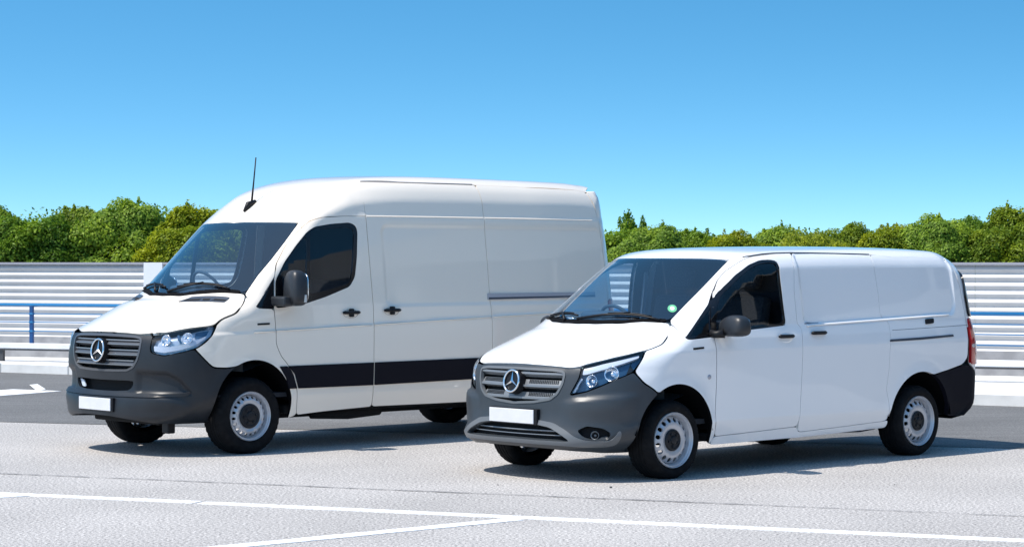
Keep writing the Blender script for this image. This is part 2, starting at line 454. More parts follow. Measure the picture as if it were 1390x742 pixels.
def panel(name, body, kind, P, m, parent, holes=(), gap=.003, off=0.0, depth=.018, step=.04, corner=.02, sym=False, mirror=False,
          inner=None, hgap=.0, rim=None, both=False):
    """presses a flat outline on to the body; depth = turned-in rim; off = proud (+) or sunk (-); both = left and right copies"""
    def prep(Q, g, c):
        Q = [tuple(q) for q in Q]
        if area(Q) < 0: Q = Q[::-1]
        Q = round_corners(Q, c); Q = inset(Q, g) if g else Q
        return resample(Q, step)
    if sym:
        P = symm(P, kind); HH = []; yi = YI[kind]
        for h in holes:
            if min(abs(q[yi]) for q in h) < 1e-3: HH.append(symm(h, kind))
            else: HH += [h, [tuple(-c if k == yi else c for k, c in enumerate(q)) for q in h[::-1]]]
        holes = HH
    O = prep(P, gap, corner); H = [prep(h, -hgap, corner) for h in holes]
    uv, T = mesh2d(O, H, step)
    X, D = from_patch(kind, uv, body); N = body.normal(X)
    T = np.array(T)
    X = X + N * (off(uv)[:, None] if callable(off) else off)
    fn = np.cross(X[T[:, 1]] - X[T[:, 0]], X[T[:, 2]] - X[T[:, 0]])
    fl = (fn * N[T[:, 0]]).sum(1) < 0; T[fl] = T[fl][:, ::-1]
    if callable(off):
        fn = np.cross(X[T[:, 1]] - X[T[:, 0]], X[T[:, 2]] - X[T[:, 0]]); N = np.zeros(X.shape)
        for i in range(3): np.add.at(N, T[:, i], fn)
        N /= np.linalg.norm(N, axis=1, keepdims=True) + 1e-12
    n0 = len(X); V = X.tolist(); NN = N.tolist(); Fc = T.tolist(); mi = [0] * len(Fc)
    # boundary edges
    from collections import Counter
    cnt = Counter()
    for t in Fc:
        for a, b in ((t[0], t[1]), (t[1], t[2]), (t[2], t[0])): cnt[(min(a, b), max(a, b))] += 1
    if depth:
        top = {}; bot = {}
        edges = [(a, b) for t in T.tolist() for a, b in ((t[0], t[1]), (t[1], t[2]), (t[2], t[0])) if cnt[(min(a, b), max(a, b))] == 1]
        acc = {}
        for a, b in edges:
            e = X[b] - X[a]; nn = np.cross(e, N[a]); nn /= (np.linalg.norm(nn) + 1e-12)
            acc[a] = acc.get(a, 0) + nn; acc[b] = acc.get(b, 0) + nn
        for a in acc:
            nn = acc[a] / (np.linalg.norm(acc[a]) + 1e-12)
            top[a] = len(V); V.append(X[a].tolist()); NN.append(nn.tolist())
            bot[a] = len(V); V.append((X[a] - N[a] * depth).tolist()); NN.append(nn.tolist())
        for a, b in edges: Fc.append([top[b], top[a], bot[a], bot[b]]); mi.append(0 if rim is None else (2 if inner is not None else 1))
    if inner is not None:
        b0 = len(V); V += (X - N * max(depth, .03)).tolist(); NN += (-N).tolist()
        for t in T.tolist(): Fc.append([t[2] + b0, t[1] + b0, t[0] + b0]); mi.append(1)
    ms = [m] + ([inner] if inner is not None else []) + ([rim] if rim is not None else [])
    out = []
    if not mirror: out.append(mk(name, V, Fc, ms, parent, True, NN, mi))
    if mirror or both:
        V2 = [(v[0], -v[1], v[2]) for v in V]; N2 = [(v[0], -v[1], v[2]) for v in NN]; F2 = [f[::-1] for f in Fc]
        out.append(mk(name, V2, F2, ms, parent, True, N2, mi))
    return out if len(out) > 1 else out[0]

def circle_pts(cx, cz, r, a0, a1, n):
    return [(cx + r * math.cos(rad(a0 + (a1 - a0) * i / n)), cz + r * math.sin(rad(a0 + (a1 - a0) * i / n))) for i in range(n + 1)]

def on(body, kind, a, b, off=0.0):
    """point and normal on the body at patch coordinates"""
    X, D = from_patch(kind, np.array([[a, b]], float), body); N = body.normal(X)
    return Vector(X[0] + N[0] * off), Vector(N[0])

# ---------------------------------------------------------------- shared small builders
def make_wheel(parent, R, W, rim_r, hub_r, ring_r, hole_r, nh, loc, side, rot, cache={}):
    key = (R, W, nh)
    if key not in cache:
        # rim disc with pierced holes; y outward
        hole_c = [(ring_r * math.cos(2 * math.pi * i / nh), ring_r * math.sin(2 * math.pi * i / nh)) for i in range(nh)]
        out = [(rim_r * .84 * math.cos(2 * math.pi * i / 64), rim_r * .84 * math.sin(2 * math.pi * i / 64)) for i in range(64)]
        inn = [(hub_r * .9 * math.cos(2 * math.pi * i / 40), hub_r * .9 * math.sin(2 * math.pi * i / 40)) for i in range(40)]
        holes = [[(c[0] + hole_r * math.cos(t * math.pi / 5), c[1] + hole_r * math.sin(t * math.pi / 5)) for t in range(10)] for c in hole_c]
        uv, T = mesh2d(out, [inn] + holes, .02)
        def dep(r):   # dish of the disc
            return np.interp(r, [0, hub_r, hub_r * 1.15, ring_r - .03, ring_r, rim_r * .84], [-.010, -.010, -.004, .004, -.010, -.036]) 
        r = np.hypot(uv[:, 0], uv[:, 1]); V = np.stack([uv[:, 0], dep(r), uv[:, 1]], 1)
        T = [t if np.cross(V[t[1]] - V[t[0]], V[t[2]] - V[t[0]])[1] > 0 else t[::-1] for t in T]
        n0 = len(V)
        from collections import Counter
        cnt = Counter((min(a, b), max(a, b)) for t in T for a, b in ((t[0], t[1]), (t[1], t[2]), (t[2], t[0])))
        ed = [(a, b) for t in T for a, b in ((t[0], t[1]), (t[1], t[2]), (t[2], t[0])) if cnt[(min(a, b), max(a, b))] == 1]
        VV = V.tolist(); FF = [list(t) for t in T]; mp = {}
        for a, b in ed:
            for q in (a, b):
                if q not in mp: mp[q] = len(VV); VV.append([V[q][0], V[q][1] - .012, V[q][2]])
            FF.append([b, a, mp[a], mp[b]])
        barrel = lathe_geo([(rim_r * .84, -.034), (rim_r * .835, -.045), (rim_r * .86, -.040), (rim_r * .885, -.022), (rim_r * .90, -.006), (rim_r * .93, .002), (rim_r * .965, .000),
                            (rim_r * .985, .010), (rim_r, .014), (rim_r * 1.012, .008), (rim_r * 1.01, -.005), (rim_r * .97, -.02), (rim_r * .93, -.06), (rim_r * .90, -W * .8)], 64)
        VB, FB = join((VV, FF), barrel)
        rim = bpy.data.meshes.new('rim'); rim.from_pydata([tuple(v) for v in VB], [], FB); rim.update(); rim.materials.append(M['steel'])
        rim.polygons.foreach_set('use_smooth', [True] * len(rim.polygons))
        bm = bmesh.new(); bm.from_mesh(rim); bmesh.ops.recalc_face_normals(bm, faces=bm.faces[:])
        for e in bm.edges:
            if len(e.link_faces) == 2 and e.calc_face_angle(0) > .6: e.smooth = False
        bm.to_mesh(rim); bm.free()
        # tyre: sidewall bulge, shoulder blocks, grooves
        hw = W / 2; c = -hw + .012
        pr = [(rim_r * .97, -.012), (rim_r * 1.03, .006), (rim_r * 1.10, .013), (R * .82, .016), (R * .845, .0165), (R * .86, .0145), (R * .92, .008), (R * .955, -.004), (R * .98, -.016), (R * .992, -.028)]
        g = []
        for k in range(4):
            x = -.030 - (W - .06) * (k + .5) / 4
            g += [(R, x + .012), (R, x + .0045), (R - .009, x + .004), (R - .009, x - .004), (R, x - .0045), (R, x - .012)]
        pr += g + [(R * .992, -W + .002), (R * .97, -W - .012), (R * .9, -W - .028), (R * .8, -W - .034), (rim_r, -W - .01)]
        n = 120; Vt, Ft = lathe_geo(pr, n); k = len(pr)
        for i in range(n):
            if i % 3 == 0:
                for j in (7, 8, 9, k - 5, k - 4):
                    x, y, z = Vt[i * k + j]; f = 1 - .007 / R; Vt[i * k + j] = (x * f, y, z * f)
        ty = bpy.data.meshes.new('tyre'); ty.from_pydata(Vt, [], Ft); ty.update(); ty.materials.append(M['rubber'])
        bm = bmesh.new(); bm.from_mesh(ty)
        for v in bm.verts:      # contact patch
            if v.co.z < -(R - .008): v.co.z = -(R - .008)
        bmesh.ops.recalc_face_normals(bm, faces=bm.faces[:]); bm.to_mesh(ty); bm.free()
        ty.polygons.foreach_set('use_smooth', [True] * len(ty.polygons))
        Vh, Fh = lathe_geo([(hub_r, -.014), (hub_r * 1.0, .000), (hub_r * .93, .008), (hub_r * .80, .010), (hub_r * .74, .004), (hub_r * .42, .006), (hub_r * .36, .016), (hub_r * .30, .018), (0.0005, .018)], 40)
        # wheel bolts standing in the cap
        for i in range(5 if nh < 18 else 6):
            t = 2 * math.pi * i / (5 if nh < 18 else 6)
            v, f = lathe_geo([(.011, .004), (.011, .014), (.008, .017), (.0004, .017)], 8)
            v = [(a + hub_r * .58 * math.cos(t), b, cc + hub_r * .58 * math.sin(t)) for a, b, cc in v]
            Vh, Fh = join((Vh, Fh), (v, f))
        hb = bpy.data.meshes.new('hub_cap'); hb.from_pydata([tuple(v) for v in Vh], [], Fh); hb.update(); hb.materials.append(M['hub'])
        hb.polygons.foreach_set('use_smooth', [True] * len(hb.polygons))
        bm = bmesh.new(); bm.from_mesh(hb); bmesh.ops.recalc_face_normals(bm, faces=bm.faces[:])
        for e in bm.edges:
            if len(e.link_faces) == 2 and e.calc_face_angle(0) > .6: e.smooth = False
        bm.to_mesh(hb); bm.free()
        cache[key] = (rim, ty, hb)
    rim, ty, hb = cache[key]
    o = bpy.data.objects.new('wheel', rim); COL.objects.link(o); o.parent = parent
    o.location = loc; o.rotation_euler = (0, rot, 0 if side > 0 else math.pi)
    for nm, me in (('tyre', ty), ('hub_cap', hb)):
        c = bpy.data.objects.new(nm, me); COL.objects.link(c); c.parent = o
        if nm == 'tyre': c.rotation_euler = (0, -rot if side > 0 else -rot, 0)   # contact patch stays down
    return o

def emblem(parent, P, N, r):
    """ring with a three-pointed star, standing on point P facing N"""
    q = N.to_track_quat('Z', 'Y').to_matrix(); 
    z = N; x = Vector((0, 0, 1)).cross(z).normalized(); y = z.cross(x)
    def W(a, b, c): return P + x * a + y * b + z * c
    V = []; Fc = []; n = 48; k = 10
    for i in range(n):
        t = 2 * math.pi * i / n
        for j in range(k):
            s = 2 * math.pi * j / k; rr = r - .009 + .009 * math.cos(s)
            V.append(W(rr * math.cos(t), rr * math.sin(t), .014 + .010 * math.sin(s)))
    for i in range(n):
        for j in range(k):
            Fc.append([i * k + j, ((i + 1) % n) * k + j, ((i + 1) % n) * k + (j + 1) % k, i * k + (j + 1) % k])
    b = len(V); R = r - .010; ri = r * .135
    V.append(W(0, 0, .024))
    for i in range(6):
        t = math.pi / 2 + i * math.pi / 3; rr = R if i % 2 == 0 else ri
        V.append(W(rr * math.cos(t), rr * math.sin(t), .012 if i % 2 == 0 else .010))
    for i in range(6): Fc.append([b, b + 1 + i, b + 1 + (i + 1) % 6])
    o = mk('emblem', V, Fc, M['chrome'], parent)
    for i, p in enumerate(o.data.polygons): p.use_smooth = i < n * k
    V2, F2 = [W(0, 0, .004)], []
    for i in range(40):
        t = 2 * math.pi * i / 40; V2.append(W((r + .004) * math.cos(t), (r + .004) * math.sin(t), .004))
    for i in range(40):
        t = 2 * math.pi * i / 40; V2.append(W((r + .006) * math.cos(t), (r + .006) * math.sin(t), -.05))
    for i in range(40): F2 += [[0, 1 + i, 1 + (i + 1) % 40], [1 + i, 41 + i, 41 + (i + 1) % 40, 1 + (i + 1) % 40]]
    mk('emblem_backing', V2, F2, M['black'], o)
    return o

def blob(name, m, parent, C, half, power=2.6, n=20, tilt=None, taper=None):
    """rounded-block shell (superellipsoid) used for mirror housings"""
    V = []; Fc = []; k = 12
    def sp(c, e): return math.copysign(abs(c) ** e, c)
    e = 2 / power
    for i in range(k + 1):
        ph = -math.pi / 2 + math.pi * i / k
        for j in range(n):
            th = 2 * math.pi * j / n
            p = Vector((half[0] * sp(math.cos(ph), e) * sp(math.cos(th), e), half[1] * sp(math.cos(ph), e) * sp(math.sin(th), e), half[2] * sp(math.sin(ph), e)))
            if taper: p = taper(p)
            if tilt: p = tilt @ p
            V.append(Vector(C) + p)
    for i in range(k):
        for j in range(n): Fc.append([i * n + j, i * n + (j + 1) % n, (i + 1) * n + (j + 1) % n, (i + 1) * n + j])
    return mk(name, V, Fc, m, parent, smooth=True)

def lamp_bowl(parent, C, N, r, m=None):
    x = Vector((0, 0, 1)).cross(N).normalized(); y = N.cross(x)
    V = []; Fc = []; n = 24; pr = [(r, .0), (r * .97, .008), (r * .86, -.004), (r * .6, -.026), (r * .3, -.040), (r * .28, -.012), (r * .16, -.006), (.0004, -.005)]
    for i in range(n):
        t = 2 * math.pi * i / n
        for (a, b) in pr: V.append(C + x * a * math.cos(t) + y * a * math.sin(t) + N * b)
    k = len(pr)
    for i in range(n):
        for j in range(k - 1): Fc.append([i * k + j, ((i + 1) % n) * k + j, ((i + 1) % n) * k + j + 1, i * k + j + 1])
    return mk('reflector', V, Fc, m or M['reflector'], parent, smooth=True)

def wheel_well(parent, cx, cz, r, y0, y1, side):
    V = []; Fc = []; n = 28
    for i in range(n + 1):
        t = rad(5 + 170 * i / n)
        for y in (y0, y1): V.append((cx + r * math.cos(t), side * y, cz + r * math.sin(t)))
    for i in range(n): Fc.append([2 * i, 2 * i + 1, 2 * i + 3, 2 * i + 2])
    Fc.append([2 * i for i in range(n + 1)])
    return mk('wheel_arch_liner', V, Fc, M['liner'], parent)

def steering_wheel(parent, C, tilt, r=.19):
    R = Matrix.Rotation(tilt, 3, 'Y')
    ring = []; V = []; Fc = []; n = 36; k = 8
    for i in range(n):
        t = 2 * math.pi * i / n
        for j in range(k):
            s = 2 * math.pi * j / k; rr = r + .015 * math.cos(s)
            V.append(Vector(C) + R @ Vector((.015 * math.sin(s), rr * math.cos(t), rr * math.sin(t))))
    for i in range(n):
        for j in range(k): Fc.append([i * k + j, ((i + 1) % n) * k + j, ((i + 1) % n) * k + (j + 1) % k, i * k + (j + 1) % k])
    G = [(V, Fc)]
    for a in (0, 180, 270):
        d = Vector((0, math.cos(rad(a)), math.sin(rad(a))))
        G.append(tube_geo([Vector(C) + R @ (d * .03), Vector(C) + R @ (d * r)], .016, 8))
    v, f = box_geo(-.03, .03, -.08, .08, -.07, .07, .02); G.append(([Vector(C) + R @ x for x in v], f))
    v, f = tube_geo([Vector(C), Vector(C) + Vector((.35, 0, -.2))], .03, 8); G.append((v, f))
    V, Fc = join(*G)
    return mk('steering_wheel', V, Fc, M['dash'], parent, smooth=True)

def seat(parent, x, y, z, wd=.5, head=True):
    G = [box_geo(x - .28, x + .24, y - wd / 2, y + wd / 2, z, z + .16, .05)]
    v, f = box_geo(-.07, .07, -wd / 2 + .02, wd / 2 - .02, 0, .62, .05); R = Matrix.Rotation(rad(-14), 3, 'Y')
    G.append(([Vector((x - .27, y, z + .1)) + R @ p for p in v], f))
    if head:
        v, f = box_geo(-.05, .05, -.13, .13, 0, .19, .04); G.append(([Vector((x - .45, y, z + .76)) + R @ p for p in v], f))
    V, Fc = join(*G)
    return mk('seat', V, Fc, M['seat'], parent, smooth=False)

def slab_from_section(name, body, x, z0, z1, m, parent, thick=.03, shrink=.05):
    """vertical bulkhead that follows the inside of the body"""
    zs = np.linspace(z0, z1, 14)
    yy = []
    for z in zs:
        ys = np.linspace(1.1, .1, 120); P = np.stack([np.full(120, x), ys, np.full(120, z)], 1)
        f = body.f(P); k = np.argmax(f < 0); yy.append(ys[k] - shrink if f[k] < 0 else .1)
    V = []; Fc = []; n = len(zs)
    for xx in (x, x - thick):
        for s in (1, -1):
            for z, y in zip(zs, yy): V.append((xx, s * y, z))
    for i in range(n - 1):
        Fc += [[i, i + 1, n + i + 1, n + i], [2 * n + i, 3 * n + i, 3 * n + i + 1, 2 * n + i + 1]]
    return mk(name, V, Fc, m, parent)

def dashboard(parent, body, prof, yw, m):
    """prof: closed (x, z) outline swept across the cab, ends pulled back a little"""
    V = []; Fc = []; n = len(prof); ys = np.linspace(-yw, yw, 9)
    for y in ys:
        for (x, z) in prof: V.append((x - .30 * (y * y) * (1 if x > -.25 else .3), y, z - .02 * abs(y) ** 3))
    for i in range(len(ys) - 1):
        for j in range(n): Fc.append([i * n + j, i * n + (j + 1) % n, (i + 1) * n + (j + 1) % n, (i + 1) * n + j])
    return mk('dashboard', V, Fc, m, parent, smooth=False)

def wiper(parent, body, kind, A, B, pivot, m):
    P = []
    for i in range(9):
        t = i / 8; p, n = on(body, kind, A[0] + (B[0] - A[0]) * t, A[1] + (B[1] - A[1]) * t, .014); P.append(p)
    G = [tube_geo(P, .009, 6)]
    P2 = [q + Vector((0, 0, .012)) for q in P[1:8]]; G.append(tube_geo(P2, .006, 6))
    pv, n = on(body, kind, pivot[0], pivot[1], .012); mid = P2[3] + Vector((0, 0, .006))
    G.append(tube_geo([pv, (pv + mid) / 2 + Vector((0, 0, .008)), mid], [.014, .011, .008], 6))
    V, Fc = join(*G)
    return mk('wiper', V, Fc, m, parent, smooth=True)

def handle(parent, body, x, z, m, up_to_y=0.0, L=.19, chrome=True):
    p, n = on(body, 'side', x, z)
    # recess cup
    V = []; Fc = []; k = 28
    V.append((x, p.y + .0005 - .016, z))
    for r, o in ((.6, -.013), (1.0, .0015)):
        for i in range(k):
            t = 2 * math.pi * i / k; a = x + .088 * r * math.cos(t); b = z - .004 + .041 * r * math.sin(t)
            V.append((a, 0, b))
    q = np.array([(v[0], v[2]) for v in V[1:]]); X, D = from_patch('side', q, body)
    for i in range(2 * k): V[1 + i] = (X[i][0], X[i][1] + (-.013 if i < k else .0015), X[i][2])
    for i in range(k):
        j = (i + 1) % k; Fc += [[0, 1 + i, 1 + j], [1 + i, 1 + k + i, 1 + k + j, 1 + j]]
    cup = mk('handle_cup', V, [f[::-1] for f in Fc], m, parent, smooth=True)
    G = []
    pts = []
    for i in range(11):
        t = i / 10; xx = x - L / 2 + L * t; a, b = on(body, 'side', xx, z + .008); pts.append(a + Vector((0, .028 * math.sin(math.pi * min(max(t, .06), .94)) ** .5 + .004, 0)))
    V, Fc = tube_geo(pts, [.010] + [.0165] * 9 + [.010], 10)
    h = mk('door_handle', V, Fc, M['black'], parent, smooth=True)
    return cup, h

# ---------------------------------------------------------------- the small van
BV = SmallVan()
van = empty('small_panel_van', (0.667, 18.381, 0), 3.882)
tag(van, 'low white panel van with a mid grey bumper, parked in front on the right', 'van', 'white panel vans parked side by side')
pv, pl = M['paint_v'], M['plastic_v']

# bonnet, roof, pillars
panel('bonnet', BV, 'nose', [(-0.067, 0.0), (-0.0674, 0.1664), (-0.0768, 0.3205), (-0.09, 0.4453), (-0.0973, 0.5043), (-0.1275, 0.5893), (-0.2693, 0.7132), (-0.4352, 0.8058), (-0.5509, 0.8511), (-0.5946, 0.8672), (-0.708, 0.8795), (-0.8131, 0.8438), (-0.9898, 0.7411), (-0.8457, 0.4), (-0.7948, 0.2), (-0.7743, 0.0)],
      pv, van, sym=True, step=.035, depth=.03, gap=.004)
ws = symm([(-0.69, 0.0), (-0.7095, 0.1799), (-0.7356, 0.2837), (-0.7835, 0.4087), (-0.8422, 0.5227), (-0.9371, 0.6802), (-0.7671, 0.6978), (-0.5768, 0.712), (-0.4016, 0.7145), (-0.1815, 0.7229), (0.054, 0.4), (0.126, 0.2), (0.15, 0.0)], 'top')
wg = inset(ws if area(ws) > 0 else ws[::-1], .028)
panel('windscreen_border', BV, 'top', ws, M['frit'], van, holes=[wg], gap=.002, step=.05, corner=.03, off=-.009, depth=.0)
panel('windscreen', BV, 'top', ws, M['glass_ws'], van, gap=.003, step=.05, corner=.03, off=-.001, depth=0)
panel('roof', BV, 'top', [(-0.69, 0.0), (-0.7095, 0.1799), (-0.7356, 0.2837), (-0.7835, 0.4087), (-0.8422, 0.5227), (-0.9371, 0.6802), (-1.0783, 0.7249), (-1.1605, 0.7428), (-1.4331, 0.7437), (-1.6481, 0.7487), (-2.1062, 0.7521), (-2.702, 0.7736), (-3.0, 0.8), (-3.5, 0.79), (-3.85, 0.76), (-4.02, 0.7), (-4.09, 0.4), (-4.12, 0.0)],
      pv, van, sym=True, step=.045, depth=.02, gap=0.0, inner=M['inner'])
panel('a_pillar', BV, 'diag', [(-1.1565, 1.436), (-1.0351, 1.2807), (-0.8959, 1.1035), (-0.7611, 0.9436), (-0.5968, 0.7393), (-0.5974, 0.6994), (-0.6936, 0.526), (-0.9191, 0.9017), (-0.9571, 1.0222), (-1.0227, 1.18), (-1.0915, 1.2825), (-1.1961, 1.3762), (-1.2885, 1.4566), (-1.3697, 1.5244), (-1.2945, 1.4947)],
      pv, van, step=.03, depth=.03, gap=.001, inner=M['inner'], both=True, corner=.008)
# front wing
panel('wing', BV, 'side', [(-0.1613, 1.2378), (-0.0171, 1.1327), (0.0785, 1.0798), (0.2023, 1.0432), (0.2542, 1.0307), (0.3189, 0.9662), (0.3846, 0.902), (0.4112, 0.8675), (0.3528, 0.7855), (0.2708, 0.7379), (0.2179, 0.6947), (0.16, 0.725), (0.0982, 0.7462), (0.0339, 0.7578), (-0.0314, 0.7595), (-0.0963, 0.7513), (-0.1591, 0.7333), (-0.2185, 0.7061), (-0.273, 0.6702), (-0.3215, 0.6264), (-0.3628, 0.5758), (-0.396, 0.5195), (-0.4203, 0.4588), (-0.435, 0.3951), (-0.44, 0.33), (-0.44, 0.285), (-0.4526, 0.2486), (-0.5028, 0.313), (-0.4691, 0.5095), (-0.4741, 0.765), (-0.4715, 0.8703), (-0.4679, 1.0504), (-0.4576, 1.1312), (-0.4263, 1.1289), (-0.1693, 1.1138), (-0.1458, 1.1258)],
      pv, van, step=.025, gap=.0035, depth=.03, rim=M['liner'], both=True)
# front door with its window
vdoor = [(-0.5856, 1.4737), (-0.4847, 1.3191), (-0.4606, 1.14), (-0.4679, 1.0504), (-0.4715, 0.8703), (-0.4741, 0.765), (-0.4691, 0.5095), (-0.5028, 0.313), (-1.0052, 0.3262), (-1.5265, 0.3433), (-1.5402, 0.3839), (-1.5397, 0.5852), (-1.5465, 0.8384), (-1.5519, 1.0226), (-1.57, 1.159), (-1.5556, 1.1904), (-1.5249, 1.2158), (-1.5286, 1.5042), (-1.5744, 1.7596), (-1.6363, 1.814), (-1.4214, 1.8096), (-1.1476, 1.7866), (-1.0516, 1.7654), (-0.9358, 1.7172), (-0.8087, 1.6548), (-0.707, 1.5843)]
vwin = [(-0.4582, 1.1461), (-0.8379, 1.1711), (-1.382, 1.2043), (-1.3699, 1.4303), (-1.3682, 1.6261), (-1.3829, 1.7438), (-1.3098, 1.7594), (-1.1861, 1.7549), (-1.0484, 1.7172), (-0.8537, 1.628), (-0.6867, 1.5259), (-0.5742, 1.4468)]
panel('front_door', BV, 'side', vdoor, pv, van, holes=[vwin], step=.025, gap=.0035, depth=.03, inner=M['inner'], both=True)
vg = inset(vwin if area(vwin) > 0 else vwin[::-1], .024)
panel('window_frame', BV, 'side', vwin, M['gloss_black'], van, holes=[vg], step=.03, gap=0, depth=.012, off=-.003, corner=.03, both=True)
panel('door_window', BV, 'side', vg, M['glass_side'], van, step=.06, gap=0, depth=0, off=-.010, corner=.03, both=True)
vq = [(-0.1499, 1.1269), (-0.1792, 1.1189), (-0.4283, 1.1348), (-0.451, 1.1426), (-0.4847, 1.3191), (-0.5587, 1.4439), (-0.5045, 1.3964)]
vqg = inset(vq if area(vq) > 0 else vq[::-1], .020)
panel('quarter_window_frame', BV, 'side', vq, M['gloss_black'], van, holes=[vqg], step=.03, gap=.001, depth=.012, off=-.003, corner=.015, both=True)
panel('quarter_window', BV, 'side', vqg, M['glass_side'], van, step=.06, gap=0, depth=0, off=-.010, corner=.02, both=True)
panel('window_divider', BV, 'side', [(-0.5096, 1.3905), (-0.4636, 1.2895), (-0.4339, 1.1359), (-0.4962, 1.1422), (-0.5307, 1.3185), (-0.5876, 1.4498), (-0.5649, 1.4409)], M['gloss_black'], van, step=.03, gap=0, depth=.012, off=.004, corner=.006, both=True)
# load side
panel('sliding_door', BV, 'side', [(-1.6363, 1.814), (-1.5744, 1.7596), (-1.5286, 1.5042), (-1.5249, 1.2158), (-1.5556, 1.1904), (-1.57, 1.159), (-1.5519, 1.0226), (-1.5465, 0.8384), (-1.5397, 0.5852), (-1.5402, 0.3839), (-1.5637, 0.2935), (-2.1176, 0.3098), (-2.7162, 0.3312), (-2.76, 0.36), (-2.74, 0.5), (-2.7, 0.62), (-2.731, 0.7966), (-2.7378, 0.9685), (-2.7708, 1.1951), (-2.6839, 1.2665), (-2.6832, 1.4422), (-2.6734, 1.6175), (-2.6722, 1.7604), (-2.696, 1.8011), (-2.0988, 1.812)],
      pv, van, step=.022, gap=.0022, depth=.03, both=True)
panel('rear_side', BV, 'side', [(-2.696, 1.8011), (-2.6722, 1.7604), (-2.6734, 1.6175), (-2.6832, 1.4422), (-2.6839, 1.2665), (-2.7708, 1.1951), (-2.7378, 0.9685), (-2.731, 0.7966), (-2.7, 0.62), (-2.74, 0.5), (-2.76, 0.36), (-2.7618, 0.3873), (-2.778, 0.4512), (-2.8035, 0.512), (-2.8377, 0.5684), (-2.8799, 0.6191), (-2.9291, 0.663), (-2.9843, 0.6992), (-3.0442, 0.7268), (-3.1075, 0.7453), (-3.1728, 0.7542), (-3.2388, 0.7533), (-3.3039, 0.7427), (-3.3667, 0.7226), (-3.6, 0.755), (-3.85, 0.8), (-3.93, 0.86), (-3.95, 1.25), (-3.91, 1.5), (-3.85, 1.68), (-3.78, 1.775), (-3.3, 1.8), (-3.0, 1.8)],
      pv, van, step=.022, gap=.0022, depth=.03, both=True)
panel('sill', BV, 'side', [(-0.47, 0.243), (-0.475, 0.28), (-0.5028, 0.313), (-1.0052, 0.3262), (-1.5265, 0.3433), (-1.5686, 0.2933), (-2.1176, 0.3098), (-2.7162, 0.3312), (-2.765, 0.34), (-2.76, 0.27), (-1.6, 0.245)],
      pv, van, step=.04, gap=.0022, depth=.04, both=True)
# rear
panel('rear_door', BV, 'tail', [(0, 1.8), (0.5, 1.8), (1.1919, 1.775), (1.1572, 1.68), (1.1162, 1.5), (1.0922, 1.25), (1.0957, 1.0), (1.1027, 0.8), (0.8, 0.62), (0, 0.6)],
      pv, van, sym=True, step=.05, gap=.002, depth=.02)
panel('rear_window', BV, 'tail', [(0, 1.72), (.78, 1.70), (1.02, 1.60), (1.06, 1.45), (1.05, 1.24), (.7, 1.20), (0, 1.20)], M['gloss_black'], van, sym=True, step=.05, gap=0, depth=.03, off=.020)
panel('tail_lamp', BV, 'tail', [(1.0, 1.22), (1.075, 1.22), (1.10, 1.1), (1.10, .795), (.96, .795), (.96, 1.1)], M['red'], van, step=.04, gap=0, depth=.03, off=.014, both=True)
panel('reversing_lamp', BV, 'tail', [(1.0, .985), (1.095, .985), (1.095, .95), (1.0, .95)], M['clear_lens'], van, step=.04, gap=0, depth=.01, off=.017, both=True)
panel('rear_bumper', BV, 'tail', [(0, 0.59), (0.8, 0.61), (1.1026, 0.79), (1.213, 0.79), (1.4659, 0.748), (1.6988, 0.715), (1.7072, 0.7226), (1.6541, 0.6973), (1.6042, 0.6654), (1.5584, 0.6274), (1.5179, 0.584), (1.4834, 0.5359), (1.4556, 0.4839), (1.4348, 0.4289), (1.4195, 0.3719), (1.396, 0.33), (1.0, 0.31), (0.6, 0.3), (0, 0.3)],
      M['stripe'], van, sym=True, step=.05, gap=.003, depth=.04, corner=.03)
tube('roof_gutter', [on(BV, 'top', x, y, .001)[0] for x, y in [(-1.0563, 0.728), (-1.1538, 0.7487), (-1.295, 0.7484), (-1.4271, 0.7489), (-1.642, 0.7539), (-1.9071, 0.7526), (-2.1975, 0.7595), (-2.4907, 0.7689), (-2.68, 0.7745)]], .006, M['rail_dark'], van, 6)
tube('roof_gutter', [(p[0], -p[1], p[2]) for p in [on(BV, 'top', x, y, .001)[0] for x, y in [(-1.2, .80), (-1.8, .81), (-2.5, .81)]]], .006, M['rail_dark'], van, 6)
panel('slide_rail', BV, 'side', [(-2.7421, 1.053), (-3.1904, 1.0621), (-3.6906, 1.0757), (-3.6981, 1.0581), (-3.1854, 1.0412), (-2.7377, 1.0336)], M['rail_dark'], van, step=.05, gap=0, depth=.02, off=.008, corner=.004)
panel('door_stop', BV, 'side', [(-3.2991, 1.2236), (-3.4226, 1.2281), (-3.4121, 1.1837), (-3.2892, 1.1762)], M['black'], van, step=.05, gap=0, depth=.02, off=.012, corner=.008)
panel('rail_cover_line', BV, 'side', [(-2.7943, 1.1362), (-3.9637, 1.1586), (-3.9618, 1.1546), (-2.7931, 1.1323)], M['rail_dark'], van, step=.06, gap=0, depth=.0, off=.0008, corner=.0)
panel('door_trim_strip', BV, 'side', [(-1.6222, 1.2215), (-1.8311, 1.221), (-1.8106, 1.2083), (-1.6187, 1.2078)], M['rail'], van, step=.05, gap=0, depth=.01, off=.004, corner=.003)

